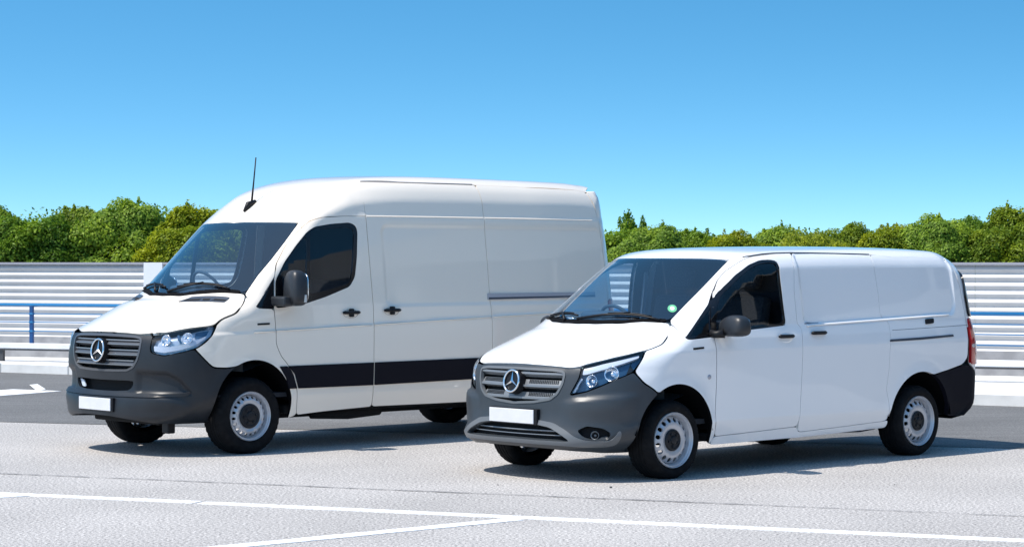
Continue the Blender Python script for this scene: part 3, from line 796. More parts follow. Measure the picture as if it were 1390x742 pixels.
# front bumper
vgr = [(0, .893), (.2, .892), (.45, .888), (.548, .878), (.572, .855), (.553, .77), (.505, .690), (.43, .640), (.25, .612), (0, .598)]
vlow = [(0, .446), (.30, .446), (.44, .428), (.54, .382), (.62, .335), (.60, .325), (.3, .325), (0, .328)]
vfog = [(0.6781, 0.4138), (0.7499, 0.4493), (0.8767, 0.433), (0.939, 0.3924), (0.9143, 0.3407), (0.7902, 0.3393), (0.7189, 0.3694)]
def shelf_v(uv):     # swept shoulder under the headlamps
    t = np.abs(uv[:, 0]); z = uv[:, 1]; d = z - np.interp(t, [.45, .65, .90, 1.15], [.60, .645, .672, .69])
    return .030 * sst(.022, -.012, d) * sst(-.26, -.05, d) * sst(.50, .70, t) * sst(1.22, .95, t)
panel('front_bumper', BV, 'cyl', [(0.0, 0.914), (0.2, 0.91), (0.38, 0.905), (0.52, 0.899), (0.5854, 0.8919), (0.6782, 0.899), (0.7039, 0.8967), (0.6855, 0.822), (0.6132, 0.6945), (0.6288, 0.6869), (0.7483, 0.7149), (0.853, 0.7562), (0.9858, 0.8147), (1.1174, 0.8634), (1.1365, 0.8619), (1.2079, 0.7799), (1.2929, 0.7322), (1.3447, 0.6906), (1.3104, 0.6654), (1.2787, 0.6367), (1.2498, 0.605), (1.224, 0.5705), (1.2017, 0.5335), (1.1833, 0.4946), (1.1702, 0.4539), (1.1579, 0.412), (1.1452, 0.3693), (1.1313, 0.3262), (1.1115, 0.2832), (1.0819, 0.2406), (1.2, 0.215), (0.95, 0.222), (0.7, 0.24), (0.4, 0.258), (0, 0.262)],
      pl, van, holes=[vgr, vlow, vfog], sym=True, step=.02, off=shelf_v, gap=.003, depth=.045, corner=.012)
panel('grille_backing', BV, 'cyl', [(0, .95), (.66, .93), (.70, .80), (.62, .29), (0, .29)], M['void'], van, sym=True, step=.08, gap=0, depth=0, off=-.075)
vg1 = symm(vgr, 'cyl'); vg2 = inset(vg1 if area(vg1) > 0 else vg1[::-1], .020)
gs = panel('grille_surround', BV, 'cyl', vg1, M['trim_v'], van, holes=[vg2], step=.04, gap=.001, depth=.03, off=.006, corner=.012)
def slat_mesh(z0, z1, a, mesh_h, bodyx, m, off=-.012, sag=0.0, name='grille_slat', tilt=0.0):
    """a slat wrapped round the nose: a lower bar standing proud of an upper perforated web"""
    out = []
    o = panel(name, bodyx, 'cyl', [(-a, z0), (a, z0), (a * .985, z1), (-a * .985, z1)], m, van if bodyx is BV else tall, step=.06, gap=0, depth=.035, off=(lambda uv: off + tilt * (z1 - uv[:, 1]) / (z1 - z0)), corner=.006)
    return o
vs_rows = [(.842, .893, .555), (.742, .802, .530), (.645, .700, .470)]
for (z0, z1, a) in vs_rows:
    s = slat_mesh(z0, z1, a, .5, BV, M['slat'], off=-.030, tilt=.022)
    # perforations of the web: small dark pegs in rows, near side and far side
    V = []; Fc = []
    for row in range(3):
        zz = z1 - .006 - row * .0105
        for i in range(-26, 27):
            th = i * .0195
            if abs(th) < .17 or abs(th) > a - .04: continue
            p, n = on(BV, 'cyl', th, zz, -.024 + .022 * (z1 - zz) / (z1 - z0)); x = Vector((0, 0, 1)).cross(n).normalized()
            b = len(V); V += [p - x * .0045 - Vector((0, 0, .0032)), p + x * .0045 - Vector((0, 0, .0032)), p + x * .0045 + Vector((0, 0, .0032)), p - x * .0045 + Vector((0, 0, .0032))]
            V += [q - n * .012 for q in V[b:b + 4]]
            Fc += [[b, b + 1, b + 2, b + 3], [b, b + 3, b + 7, b + 4], [b + 1, b, b + 4, b + 5], [b + 2, b + 1, b + 5, b + 6], [b + 3, b + 2, b + 6, b + 7]]
    tag(mk('slat_perforation', V, Fc, M['void'], s), kind='stuff')
    panel('slat_bar', BV, 'cyl', [(-a * .99, z0), (a * .99, z0), (a * .985, z0 + .016), (-a * .985, z0 + .016)], M['slat'], s, step=.06, gap=0, depth=.03, off=-.002, corner=.004)
ep, en = on(BV, 'cyl', 0, .778, .022)
emblem(van, ep, (en + Vector((0, 0, .05))).normalized(), .096)
panel('lower_moulding', BV, 'cyl', [(0, 0.474), (0.28, 0.474), (0.3151, 0.4816), (0.4711, 0.4663), (0.5883, 0.4137), (0.6628, 0.3624), (0.7357, 0.3381), (0.812, 0.3324), (0.9173, 0.3344), (0.9668, 0.3643), (0.9962, 0.4115), (1.0164, 0.4053), (1.0119, 0.3489), (0.9837, 0.3003), (0.9009, 0.2848), (0.7498, 0.2857), (0.5395, 0.2931), (0.3, 0.295), (0, 0.296)],
      M['trim_v'], van, holes=[vlow], sym=True, step=.03, gap=0, depth=.025, off=.007, corner=.02)
for z in (.408, .372):
    panel('intake_bar', BV, 'cyl', [(-.53, z), (.53, z), (.53, z + .007), (-.53, z + .007)], M['slat'], van, step=.06, gap=0, depth=.02, off=-.03, corner=.001)
panel('fog_lamp_recess', BV, 'cyl', vfog, M['void'], van, step=.03, gap=-.004, depth=0, off=-.05, both=True)
for s in (1, -1):
    p, n = on(BV, 'cyl', *[(0.8148, 0.3846)][0], -.035)
    if s < 0: p.y *= -1; n.y *= -1
    lamp_bowl(van, p, (n + Vector((.6, 0, 0))).normalized(), .034, M['slat'])
box('number_plate', .905, .916, -.262, .262, .449, .561, M['plate'], van, .004)
box('plate_holder', .862, .906, -.265, .292, .440, .568, M['black'], van, .006)
# headlamps
vh = [(0.6183, 0.6993), (0.6917, 0.8238), (0.709, 0.9113), (0.8883, 0.9541), (1.1188, 0.9981), (1.2745, 1.0263), (1.2234, 0.9663), (1.1625, 0.9044), (1.1278, 0.8723), (0.986, 0.8216), (0.8531, 0.7642), (0.7482, 0.7241), (0.6286, 0.695)]
panel('headlamp', BV, 'cyl', vh, M['glass_lamp'], van, step=.03, gap=.003, depth=.0, off=0, corner=.01, both=True)
panel('headlamp_housing', BV, 'cyl', vh, M['lamp_house'], van, step=.03, gap=-.001, depth=-.055, off=-.055, corner=.01, both=True)
panel('lamp_strip', BV, 'cyl', [(0.7082, 0.8511), (0.7191, 0.9048), (0.8873, 0.9475), (1.2249, 1.0143), (1.2132, 0.9919), (0.9248, 0.9131), (0.7601, 0.8599)], M['lamp_strip'], van, step=.03, gap=0, depth=.02, off=-.022, corner=.006, both=True)
panel('lamp_edge_strip', BV, 'cyl', [(0.6283, 0.7054), (0.7002, 0.8251), (0.7126, 0.8196), (0.6472, 0.7082)], M['lamp_strip'], van, step=.03, gap=0, depth=.02, off=-.018, corner=.003, both=True)
for (a, b), r in (([(0.7864, 0.804)][0], .050), ([(0.953, 0.8642)][0], .062)):
    for s in (1, -1):
        p, n = on(BV, 'cyl', a, b, -.030)
        if s < 0: p.y *= -1; n.y *= -1
        lamp_bowl(van, p, (n + Vector((1.2, 0, 0))).normalized(), r)
# ledge along the foot of the blanked windows
def chamfer(name, B, P0, h, dpt, m, par, both=True):
    P = [(x, z) for x, z in P0] + [(x, z + h) for x, z in P0[::-1]]
    xs = np.array([p[0] for p in P0[::-1]]); zs = np.array([p[1] for p in P0[::-1]])
    lo = lambda uv: dpt * np.clip(1 - (uv[:, 1] - np.interp(uv[:, 0], xs, zs)) / h, 0, 1)
    return panel(name, B, 'side', P, m, par, step=.06, gap=0, depth=.012, off=lo, corner=0, both=both)
chamfer('window_ledge', BV, [(-1.64, 1.190), (-2.2, 1.207), (-3.0, 1.231), (-3.68, 1.251)], .022, .014, pv, van)
# small marks
panel('wing_badge', BV, 'side', [(-0.1933, 1.0456), (-0.3212, 1.0517), (-0.3202, 1.0363), (-0.1928, 1.0291)], M['black'], van, step=.05, gap=0, depth=.004, off=.004, corner=.002)
p, n = on(BV, 'side', *[(-0.3842, 0.8054)][0], .002)
V, Fc = lathe_geo([(.019, -.004), (.019, .003), (.013, .006), (.0005, .007)], 20)
mk('wing_sensor', [p + Vector(v) for v in V], [f[::-1] for f in Fc], M['rail'], van, True)
for x, z in [(-1.3405, 1.1064), (-1.7713, 1.126)]: handle(van, BV, x, z, pv)
# wipers, cowl, sticker
panel('cowl', BV, 'top', [(0.18, 0.0), (0.155, 0.2), (0.08, 0.4), (-0.14, 0.7), (-0.175, 0.7), (0.03, 0.4), (0.1, 0.2), (0.125, 0.0)], M['cowl'], van, sym=True, step=.06, gap=0, depth=.02, off=.002)
wiper(van, BV, 'top', (.06, .17), (-.12, .66), (.12, -.05), M['black'])
wiper(van, BV, 'top', (.08, -.08), (-.06, -.60), (.12, -.20), M['black'])
sx, sy = [(-0.2727, 0.6579)][0]
for nm, r, m, of in (('sticker', .040, M['sticker_g'], .0015), ('sticker_face', .020, M['sticker_w'], .003)):
    panel(nm, BV, 'top', [(sx + r * .88 * math.cos(t * math.pi / 12), sy + r * math.sin(t * math.pi / 12)) for t in range(24)], m, van, step=.05, gap=0, depth=0, off=of, corner=0)
# mirrors
def mirror_small(s):
    C = Vector((-.560, 1.085 if s > 0 else 1.01, 1.225 if s > 0 else 1.19))
    def tp(p):
        k = 1 - .38 * max(0, -p.y / .145) ** 1.3 if p.z > 0 else 1; return Vector((p.x * (1 - .15 * (p.z / .09)), p.y * (1 - .06 * p.z / .09), p.z * k - .006))
    o = blob('door_mirror', M['mirror'], van, (0, 0, 0), (.085, .160, .088), power=3.2, n=28, taper=tp, tilt=Matrix.Rotation(rad(-14), 3, 'Z'))
    me = o.data
    for v in me.vertices: v.co = Vector(v.co) + C; 
    if s < 0:
        for v in me.vertices: v.co.y *= -1
        me.flip_normals()
    V, Fc = tube_geo([(-.44, .93, 1.155), (-.46, .98, 1.150), (-.49, 1.03, 1.160)], [.035, .030, .04], 12)
    V = [(v[0], s * v[1], v[2]) for v in V]; mk('mirror_arm', V, Fc, M['black'], o, True)
    g = blob('mirror_glass', M['chrome'], o, (0, 0, 0), (.012, .130, .066), power=3.0, tilt=Matrix.Rotation(rad(-14), 3, 'Z'))
    for v in g.data.vertices: v.co = Vector((v.co.x + C.x - .09, s * (v.co.y + C.y - .012), v.co.z + C.z))
mirror_small(1); mirror_small(-1)
# running gear and underside
for s in (1, -1):
    make_wheel(van, .318, .205, .222, .088, .160, .0185, 16, (0, s * .925, .312), s, .2)
    make_wheel(van, .318, .205, .222, .088, .160, .0185, 16, (-3.2, s * .925, .312), s, .9)
    wheel_well(van, -.01, .33, .445, .55, .945, s); wheel_well(van, -3.2, .31, .46, .55, .945, s)
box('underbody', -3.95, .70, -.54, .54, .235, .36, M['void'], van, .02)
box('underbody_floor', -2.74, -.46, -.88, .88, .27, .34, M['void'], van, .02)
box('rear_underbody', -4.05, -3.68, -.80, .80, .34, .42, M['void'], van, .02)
tube('exhaust', [(-2.0, .35, .23), (-2.5, .40, .24), (-2.75, .62, .25), (-2.9, .66, .27)], .035, M['rail_dark'], van, 10)
tube('rear_axle', [(-3.2, -.8, .30), (-3.2, .8, .30)], .05, M['void'], van, 10)
tube('front_axle', [(0, -.8, .30), (0, .8, .30)], .04, M['liner'], van, 10)
panel('inner_shell', BV, 'side', [(-3.8, .45), (-3.8, 1.70), (-1.6, 1.74), (-1.56, .30), (-2.74, .30), (-2.70, .62), (-2.90, .78), (-3.3, .80), (-3.6, .70)], M['void'], van, step=.15, gap=0, depth=0, off=-.06, both=True)
panel('inner_wing', BV, 'side', [(.5, .82), (.35, 1.02), (-.05, 1.10), (-.45, 1.05), (-.46, .30), (-.44, .5), (-.35, .70), (0, .80), (.3, .76)], M['void'], van, step=.15, gap=0, depth=0, off=-.05, both=True)
panel('engine_bay_liner', BV, 'nose', [(-0.0919, 0.0), (-0.1626, 0.45), (-0.2828, 0.62), (-0.495, 0.72), (-0.7778, 0.74), (-0.8485, 0.4), (-0.7778, 0.0)], M['void'], van, sym=True, step=.15, gap=0, depth=0, off=-.05)
# cab
slab_from_section('bulkhead', BV, -1.62, .34, 1.82, M['bulk'], van)
box('cab_floor', -1.6, .25, -.86, .86, .42, .46, M['inner'], van)
dashboard(van, BV, [(.12, 1.17), (-.15, 1.215), (-.38, 1.24), (-.50, 1.20), (-.56, 1.10), (-.52, .95), (-.40, .70), (.1, .60)], .76, M['dash'])
box('instrument_hood', -.66, -.42, -.60, -.17, 1.20, 1.315, M['dash'], van, .045, seg=3)
steering_wheel(van, (-.70, -.38, 1.185), rad(28), .20)
seat(van, -1.05, -.40, .74); seat(van, -1.05, .38, .74, .62)
panel('belt_pillar_trim', BV, 'side', [(-1.45, 1.18), (-1.50, 1.18), (-1.49, 1.66), (-1.455, 1.66)], M['belt'], van, step=.1, gap=0, depth=.02, off=-.06, mirror=True)

# ---------------------------------------------------------------- the tall van
BS = TallVan()
tall = empty('tall_panel_van', (-3.030, 20.724, 0), 3.886)
tag(tall, 'high roof off-white panel van with black side stripe and roof aerial, on the left', 'van', 'white panel vans parked side by side')
ps, pk = M['paint_s'], M['plastic_s']
panel('bonnet', BS, 'nose', [(-0.1385, 0.0), (-0.141, 0.183), (-0.1501, 0.3538), (-0.1581, 0.4744), (-0.171, 0.5248), (-0.2642, 0.7543), (-0.4532, 0.9049), (-0.5197, 0.9414), (-0.569, 0.9564), (-0.6475, 0.9515), (-0.7978, 0.9623), (-0.9537, 0.9057), (-1.0402, 0.8582), (-0.9334, 0.5), (-0.8556, 0.25), (-0.8309, 0.0)],
      ps, tall, sym=True, step=.035, depth=.03, gap=.004)
ws = symm([(-0.511, 0.0), (-0.5391, 0.289), (-0.5659, 0.4279), (-0.6151, 0.5929), (-0.6589, 0.7062), (-0.6932, 0.7825), (-0.5186, 0.8079), (-0.348, 0.8237), (-0.1872, 0.8278), (-0.0333, 0.8531), (0.13, 0.5), (0.24, 0.25), (0.27, 0.0)], 'top')
wg = inset(ws if area(ws) > 0 else ws[::-1], .028)
panel('windscreen_border', BS, 'top', ws, M['frit'], tall, holes=[wg], gap=.002, step=.05, corner=.03, off=-.009, depth=.0)
panel('windscreen', BS, 'top', ws, M['glass_ws'], tall, gap=.003, step=.05, corner=.03, off=-.001, depth=0)
panel('roof', BS, 'top', [(-0.511, 0.0), (-0.5391, 0.289), (-0.5659, 0.4279), (-0.59, 0.52), (-0.624, 0.62), (-1.0, 0.62), (-1.405, 0.63), (-1.405, 0.6213), (-2.1, 0.7276), (-2.93, 0.7356), (-3.6, 0.7433), (-4.4, 0.6991), (-4.52, 0.7061), (-4.66, 0.6), (-4.76, 0.3), (-4.78, 0.0)],
      ps, tall, sym=True, step=.045, depth=.02, gap=0.0, inner=M['inner'], corner=.004)
panel('roof_front_side', BS, 'diag', [(-0.8749, 1.6298), (-0.9562, 1.6014), (-1.0308, 1.576), (-1.0583, 1.5121), (-1.1291, 1.5844), (-1.2377, 1.6427), (-1.4561, 1.7595), (-1.6497, 1.8587), (-1.6294, 2.0154), (-1.595, 2.3098), (-1.4837, 2.2445), (-1.4892, 2.2924), (-1.1676, 2.0203)],
      ps, tall, step=.035, depth=.03, gap=.0, inner=M['inner'], both=True, corner=.004)
panel('a_pillar', BS, 'diag', [(-1.0308, 1.576), (-0.9108, 1.3598), (-0.788, 1.1541), (-0.6653, 0.9694), (-0.5614, 0.7714), (-0.5637, 0.7467), (-0.656, 0.6266), (-0.7251, 0.7695), (-0.8082, 0.9462), (-0.8178, 0.9721), (-0.8277, 1.0932), (-0.901, 1.2877), (-0.9949, 1.4293), (-1.0583, 1.5121)],
      ps, tall, step=.03, depth=.03, gap=.001, inner=M['inner'], both=True, corner=.008)
panel('wing', BS, 'side', [(-0.0243, 1.4323), (0.0281, 1.3665), (0.1496, 1.2724), (0.3028, 1.2211), (0.3648, 1.1722), (0.3704, 1.1572), (0.4083, 1.0956), (0.4847, 1.0251), (0.5737, 0.9705), (0.5929, 0.9682), (0.5145, 0.8791), (0.4461, 0.8144), (0.4103, 0.7976), (0.2859, 0.7899), (0.1772, 0.8008), (0.1128, 0.8285), (0.0447, 0.845), (-0.0252, 0.85), (-0.095, 0.8433), (-0.1627, 0.825), (-0.2264, 0.7958), (-0.2843, 0.7564), (-0.3349, 0.7079), (-0.3767, 0.6517), (-0.4086, 0.5893), (-0.4297, 0.5224), (-0.4394, 0.453), (-0.4374, 0.383), (-0.4237, 0.3142), (-0.425, 0.305), (-0.4354, 0.3074), (-0.5196, 0.3272), (-0.5031, 0.574), (-0.4583, 0.7046), (-0.3893, 0.8085), (-0.3232, 0.8745), (-0.2662, 0.9872), (-0.2674, 1.1585), (-0.2594, 1.3113), (-0.0696, 1.3206)],
      ps, tall, step=.025, gap=.0035, depth=.03, rim=M['liner'], both=True)
panel('window_corner_trim', BS, 'side', [(-0.0702, 1.3233), (-0.258, 1.3133), (-0.2994, 1.5889), (-0.288, 1.5856), (-0.1717, 1.4518)], M['gloss_black'], tall, step=.04, gap=0, depth=.012, off=.0, corner=.006, both=True)
sdoor = [(-0.3092, 1.6125), (-0.2604, 1.3133), (-0.2674, 1.1585), (-0.2662, 0.9872), (-0.3232, 0.8745), (-0.3893, 0.8085), (-0.4583, 0.7046), (-0.5031, 0.574), (-0.5196, 0.3272), (-0.8457, 0.3462), (-1.41, 0.3661), (-1.4072, 0.5878), (-1.4107, 0.7865), (-1.4193, 1.1606), (-1.4239, 1.3171), (-1.4148, 1.7522), (-1.4128, 2.169), (-1.4091, 2.1739), (-1.1588, 2.1725), (-0.881, 2.1555), (-0.7631, 2.1226), (-0.6819, 2.0635), (-0.6038, 1.9942), (-0.4805, 1.8773), (-0.3505, 1.7213)]
swin = [(-0.3125, 1.572), (-0.425, 1.7368), (-0.5714, 1.8931), (-0.7053, 2.0199), (-0.7916, 2.0674), (-0.9919, 2.0966), (-1.2146, 2.1118), (-1.2827, 2.0811), (-1.2985, 2.0253), (-1.2679, 1.7849), (-1.2267, 1.5949), (-1.1569, 1.5064), (-0.8689, 1.4145), (-0.6296, 1.3544), (-0.3764, 1.3218), (-0.2781, 1.3164)]
panel('front_door', BS, 'side', sdoor, ps, tall, holes=[swin], step=.025, gap=.0035, depth=.03, inner=M['inner'], both=True)
sg = [(-0.7392, 2.0202), (-0.8139, 2.0401), (-1.0061, 2.0538), (-1.201, 2.0642), (-1.25, 2.0479), (-1.2521, 1.9991), (-1.2011, 1.6575), (-1.1598, 1.5397), (-0.8828, 1.4762), (-0.6835, 1.4403)]
sg2 = [(-0.6886, 1.9841), (-0.6431, 1.4135), (-0.3788, 1.3892), (-0.402, 1.6799), (-0.5489, 1.85)]
panel('window_frame', BS, 'side', swin, M['gloss_black'], tall, holes=[sg, sg2], step=.03, gap=0, depth=.012, off=-.003, corner=.02, both=True)
panel('door_window', BS, 'side', sg, M['glass_side'], tall, step=.06, gap=0, depth=0, off=-.010, corner=.02, both=True)
panel('quarter_window', BS, 'side', sg2, M['glass_side'], tall, step=.06, gap=0, depth=0, off=-.010, corner=.02, both=True)
panel('sliding_door', BS, 'side', [(-1.4128, 2.169), (-1.4148, 1.7522), (-1.4239, 1.3171), (-1.4193, 1.1606), (-1.4107, 0.7865), (-1.4072, 0.5878), (-1.41, 0.3661), (-2.93, 0.355), (-2.93, 1.0), (-2.93, 1.42), (-2.93, 1.92), (-2.93, 2.51), (-2.1, 2.51), (-1.41, 2.51)],
      ps, tall, step=.028, gap=.004, depth=.03, both=True)
panel('rear_side', BS, 'side', [(-2.93, 2.51), (-2.93, 1.92), (-2.93, 0.355), (-3.42, 0.365), (-3.4643, 0.3688), (-3.4624, 0.476), (-3.4865, 0.5805), (-3.5352, 0.676), (-3.6056, 0.757), (-3.6934, 0.8185), (-3.7936, 0.8569), (-3.9, 0.87), (-4.0064, 0.8569), (-4.1066, 0.8185), (-4.1944, 0.757), (-4.2648, 0.676), (-4.3135, 0.5805), (-4.3376, 0.476), (-4.3357, 0.3688), (-4.62, 0.42), (-4.66, 1.5), (-4.6, 2.2), (-4.52, 2.47), (-4.4, 2.49), (-3.6, 2.5)],
      ps, tall, step=.028, gap=.002, depth=.03, both=True)
panel('rear_door', BS, 'tail', [(0, 2.5), (0.8, 2.49), (1.1453, 2.47), (1.1097, 2.2), (1.0921, 1.5), (1.1256, 0.44), (0.6, 0.44), (0, 0.44)], ps, tall, sym=True, step=.05, gap=.002, depth=.02)
panel('tail_lamp', BS, 'tail', [(.98, 1.35), (1.10, 1.35), (1.10, .85), (.98, .85)], M['red'], tall, step=.05, gap=0, depth=.02, off=.01, both=True)
panel('rear_bumper', BS, 'tail', [(0, .50), (1.0, .50), (1.0, .38), (0, .38)], pk, tall, sym=True, step=.06, gap=0, depth=.06, off=.05)
# flank mouldings
for nm, P in (('rub_strip', [(-0.2943, 0.786), (-0.3804, 0.7871), (-0.4146, 0.7705), (-0.4583, 0.7046), (-0.5031, 0.574), (-0.4008, 0.5744), (-0.3689, 0.6742)]),
              ('rub_strip', [(-0.3974, 0.7873), (-1.4071, 0.7894), (-1.4059, 0.5711), (-0.5171, 0.5734), (-0.4754, 0.704)]),
              ('rub_strip', [(-1.4197, 0.7897), (-2.92, 0.795), (-2.92, 0.585), (-1.4185, 0.5713)]),
              ('rub_strip', [(-2.94, 0.795), (-3.62, 0.8), (-3.5, 0.66), (-3.475, 0.59), (-2.94, 0.585)]),
              ('rub_strip', [(-4.2, 0.8), (-4.6, 0.81), (-4.6, 0.6), (-4.32, 0.6)])):
    panel(nm, BS, 'side', P, M['stripe'], tall, step=.05, gap=.002, depth=.014, off=.010, corner=.004, both=True)
panel('slide_rail', BS, 'side', [(-2.8998, 1.4243), (-4.45, 1.425), (-4.45, 1.37), (-2.8937, 1.3628)], M['rail'], tall, step=.06, gap=0, depth=.02, off=.012, corner=.003)
panel('slide_rail_groove', BS, 'side', [(-2.9058, 1.3847), (-4.44, 1.392), (-4.44, 1.38), (-2.9039, 1.3657)], M['rail_dark'], tall, step=.06, gap=0, depth=.0, off=.0135, corner=.0)
tube('roof_gutter', [on(BS, 'side', x, z, .004)[0] for x, z in [(-1.42, 2.512), (-1.9, 2.512), (-2.4, 2.512), (-2.90, 2.512)]], .004, M['rail'], tall, 6)
panel('wing_badge', BS, 'side', [(-0.0656, 1.1818), (-0.202, 1.1846), (-0.2013, 1.1672), (-0.0649, 1.1645)], M['black'], tall, step=.05, gap=0, depth=.004, off=.004, corner=.002)
for x, z in [(-1.1466, 1.2557), (-1.6454, 1.2704)]:
    handle(tall, BS, x, z, M['black'], L=.20)
    p, n = on(BS, 'side', x, z, .012); box('lock_cover', p.x - .022, p.x + .022, p.y - .02, p.y + .022, z - .035, z + .045, M['black'], tall, .01)
# front bumper, grille
sgr = [(0, 1.088), (.25, 1.086), (.47, 1.080), (.545, 1.068), (.565, 1.04), (.556, .95), (.53, .86), (.48, .79), (.40, .757), (.2, .750), (0, .748)]
slow = [(0, .672), (.40, .676), (.475, .672), (.46, .62), (.41, .588), (.25, .578), (0, .575)]
def shelf_s(uv):     # scooped cheeks either side of the intake
    t = np.abs(uv[:, 0]); z = uv[:, 1]; top = np.interp(t, [.45, .60, .80, .90, .97], [.752, .755, .745, .69, .60])
    return -.028 * sst(.012, -.012, z - top) * sst(.555, .585, z) * sst(.50, .54, t) * sst(1.0, .95, t)
panel('front_bumper', BS, 'cyl', [(0.0, 1.098), (0.2, 1.096), (0.38, 1.092), (0.5, 1.086), (0.5552, 1.0845), (0.6506, 1.0824), (0.6657, 1.0712), (0.6506, 0.9771), (0.6584, 0.9309), (0.7714, 0.904), (0.904, 0.9329), (1.0097, 0.9617), (1.0892, 0.8712), (1.1503, 0.8052), (1.1818, 0.7884), (1.2878, 0.7836), (1.3862, 0.7937), (1.3505, 0.7691), (1.3178, 0.7405), (1.2884, 0.7083), (1.2626, 0.6729), (1.2404, 0.6347), (1.2222, 0.5941), (1.2074, 0.5516), (1.1952, 0.5077), (1.1831, 0.463), (1.1718, 0.4178), (1.1604, 0.3728), (1.1453, 0.3284), (1.2, 0.285), (0.95, 0.285), (0.7, 0.3), (0.4, 0.335), (0.2, 0.352), (0, 0.355)],
      pk, tall, holes=[sgr, slow], sym=True, step=.02, off=shelf_s, gap=.003, depth=.05, corner=.012)
panel('grille_backing', BS, 'cyl', [(0, 1.12), (.60, 1.10), (.66, .80), (.56, .53), (0, .53)], M['void'], tall, sym=True, step=.08, gap=0, depth=0, off=-.08)
g1 = symm(sgr, 'cyl'); g2 = inset(g1 if area(g1) > 0 else g1[::-1], .020)
panel('grille_surround', BS, 'cyl', g1, M['slat_s'], tall, holes=[g2], step=.04, gap=.001, depth=.03, off=.004, corner=.012)
for (z0, z1, a) in ((.998, 1.040, .545), (.905, .950, .535), (.812, .855, .475)):
    s = slat_mesh(z0, z1, a, 0, BS, M['slat_s'], off=-.028, tilt=.02)
    panel('slat_bar', BS, 'cyl', [(-a * .99, z1 - .006), (a * .99, z1 - .006), (a * .985, z1 + .004), (-a * .985, z1 + .004)], M['slat'], s, step=.06, gap=0, depth=.02, off=-.010, corner=.002)
    panel('slat_bar', BS, 'cyl', [(-a * .99, z0 - .002), (a * .99, z0 - .002), (a * .985, z0 + .006), (-a * .985, z0 + .006)], M['slat'], s, step=.06, gap=0, depth=.02, off=-.004, corner=.002)
ep, en = on(BS, 'cyl', 0, .937, .018)
emblem(tall, ep, (en + Vector((0, 0, .05))).normalized(), .109)
panel('bumper_ridge', BS, 'cyl', [(0, .560), (.3, .560), (.7, .566), (.93, .572), (.975, .590), (.985, .578), (.96, .548), (.7, .535), (.3, .530), (0, .530)], pk, tall, sym=True, step=.04, gap=0, depth=.04, off=.009, corner=.02)
panel('intake_flap', BS, 'cyl', [(-.46, .665), (-.40, .600), (-.33, .595), (-.38, .655)], M['lamp_strip'], tall, step=.04, gap=0, depth=.01, off=-.02, corner=.01)
box('number_plate', 1.024, 1.034, -.262, .262, .400, .512, M['plate'], tall, .004)
box('plate_holder', .992, 1.0245, -.265, .288, .392, .518, M['black'], tall, .006)
box('towing_cover', .60, .68, .56, .66, .20, .31, M['black'], tall, .01)
sh = [(0.6557, 0.9752), (0.6707, 1.0713), (0.8258, 1.1111), (1.0661, 1.1528), (1.2009, 1.1559), (1.1708, 1.097), (1.1068, 1.0264), (1.0301, 0.9745), (0.904, 0.9394), (0.7713, 0.9105), (0.6624, 0.9349)]
panel('headlamp', BS, 'cyl', sh, M['glass_lamp'], tall, step=.03, gap=.003, depth=.0, off=0, corner=.015, both=True)
panel('headlamp_housing', BS, 'cyl', sh, M['lamp_house_s'], tall, step=.03, gap=-.001, depth=-.055, off=-.055, corner=.015, both=True)
panel('lamp_strip', BS, 'cyl', [(0.6767, 0.9939), (0.7698, 0.9854), (0.9038, 0.9987), (1.0012, 1.0304), (1.1179, 1.0836), (1.1042, 1.0513), (1.001, 0.988), (0.8982, 0.9563), (0.7709, 0.9333), (0.6823, 0.9451)], M['lamp_strip'], tall, step=.03, gap=0, depth=.03, off=-.016, corner=.006, both=True)
panel('lamp_divider', BS, 'cyl', [(0.87, 1.1082), (0.8879, 1.1114), (0.9152, 1.015), (0.8981, 1.0086)], M['lamp_house'], tall, step=.03, gap=0, depth=.03, off=-.03, corner=.002, both=True)
panel('lamp_blue_insert', BS, 'cyl', [(1.0275, 1.13), (1.1543, 1.1402), (1.1326, 1.1028), (1.0256, 1.0786)], M['lamp_house'], tall, step=.03, gap=0, depth=.02, off=-.046, corner=.006, both=True)
for (a, b), r in (([(0.7801, 1.0505)][0], .052), ([(0.9606, 1.0729)][0], .052)):
    for s in (1, -1):
        p, n = on(BS, 'cyl', a, b, -.028)
        if s < 0: p.y *= -1; n.y *= -1
        lamp_bowl(tall, p, (n + Vector((1.0, 0, 0))).normalized(), r)
chamfer('flank_crease', BS, [(-.02, 1.098), (-.20, 1.104), (-.255, 1.106)], .013, .010, ps, tall)
chamfer('flank_crease', BS, [(-.27, 1.106), (-.8, 1.123), (-1.39, 1.141)], .013, .010, ps, tall)
chamfer('flank_crease', BS, [(-1.425, 1.142), (-2.2, 1.167), (-2.915, 1.190)], .013, .010, ps, tall)
chamfer('flank_crease', BS, [(-2.945, 1.191), (-3.8, 1.216), (-4.5, 1.236)], .013, .010, ps, tall)
chamfer('shoulder_crease', BS, [(-1.43, 2.172), (-2.2, 2.174), (-2.915, 2.174)], .010, .006, ps, tall)
chamfer('shoulder_crease', BS, [(-2.945, 2.174), (-3.8, 2.174), (-4.5, 2.172)], .010, .006, ps, tall)
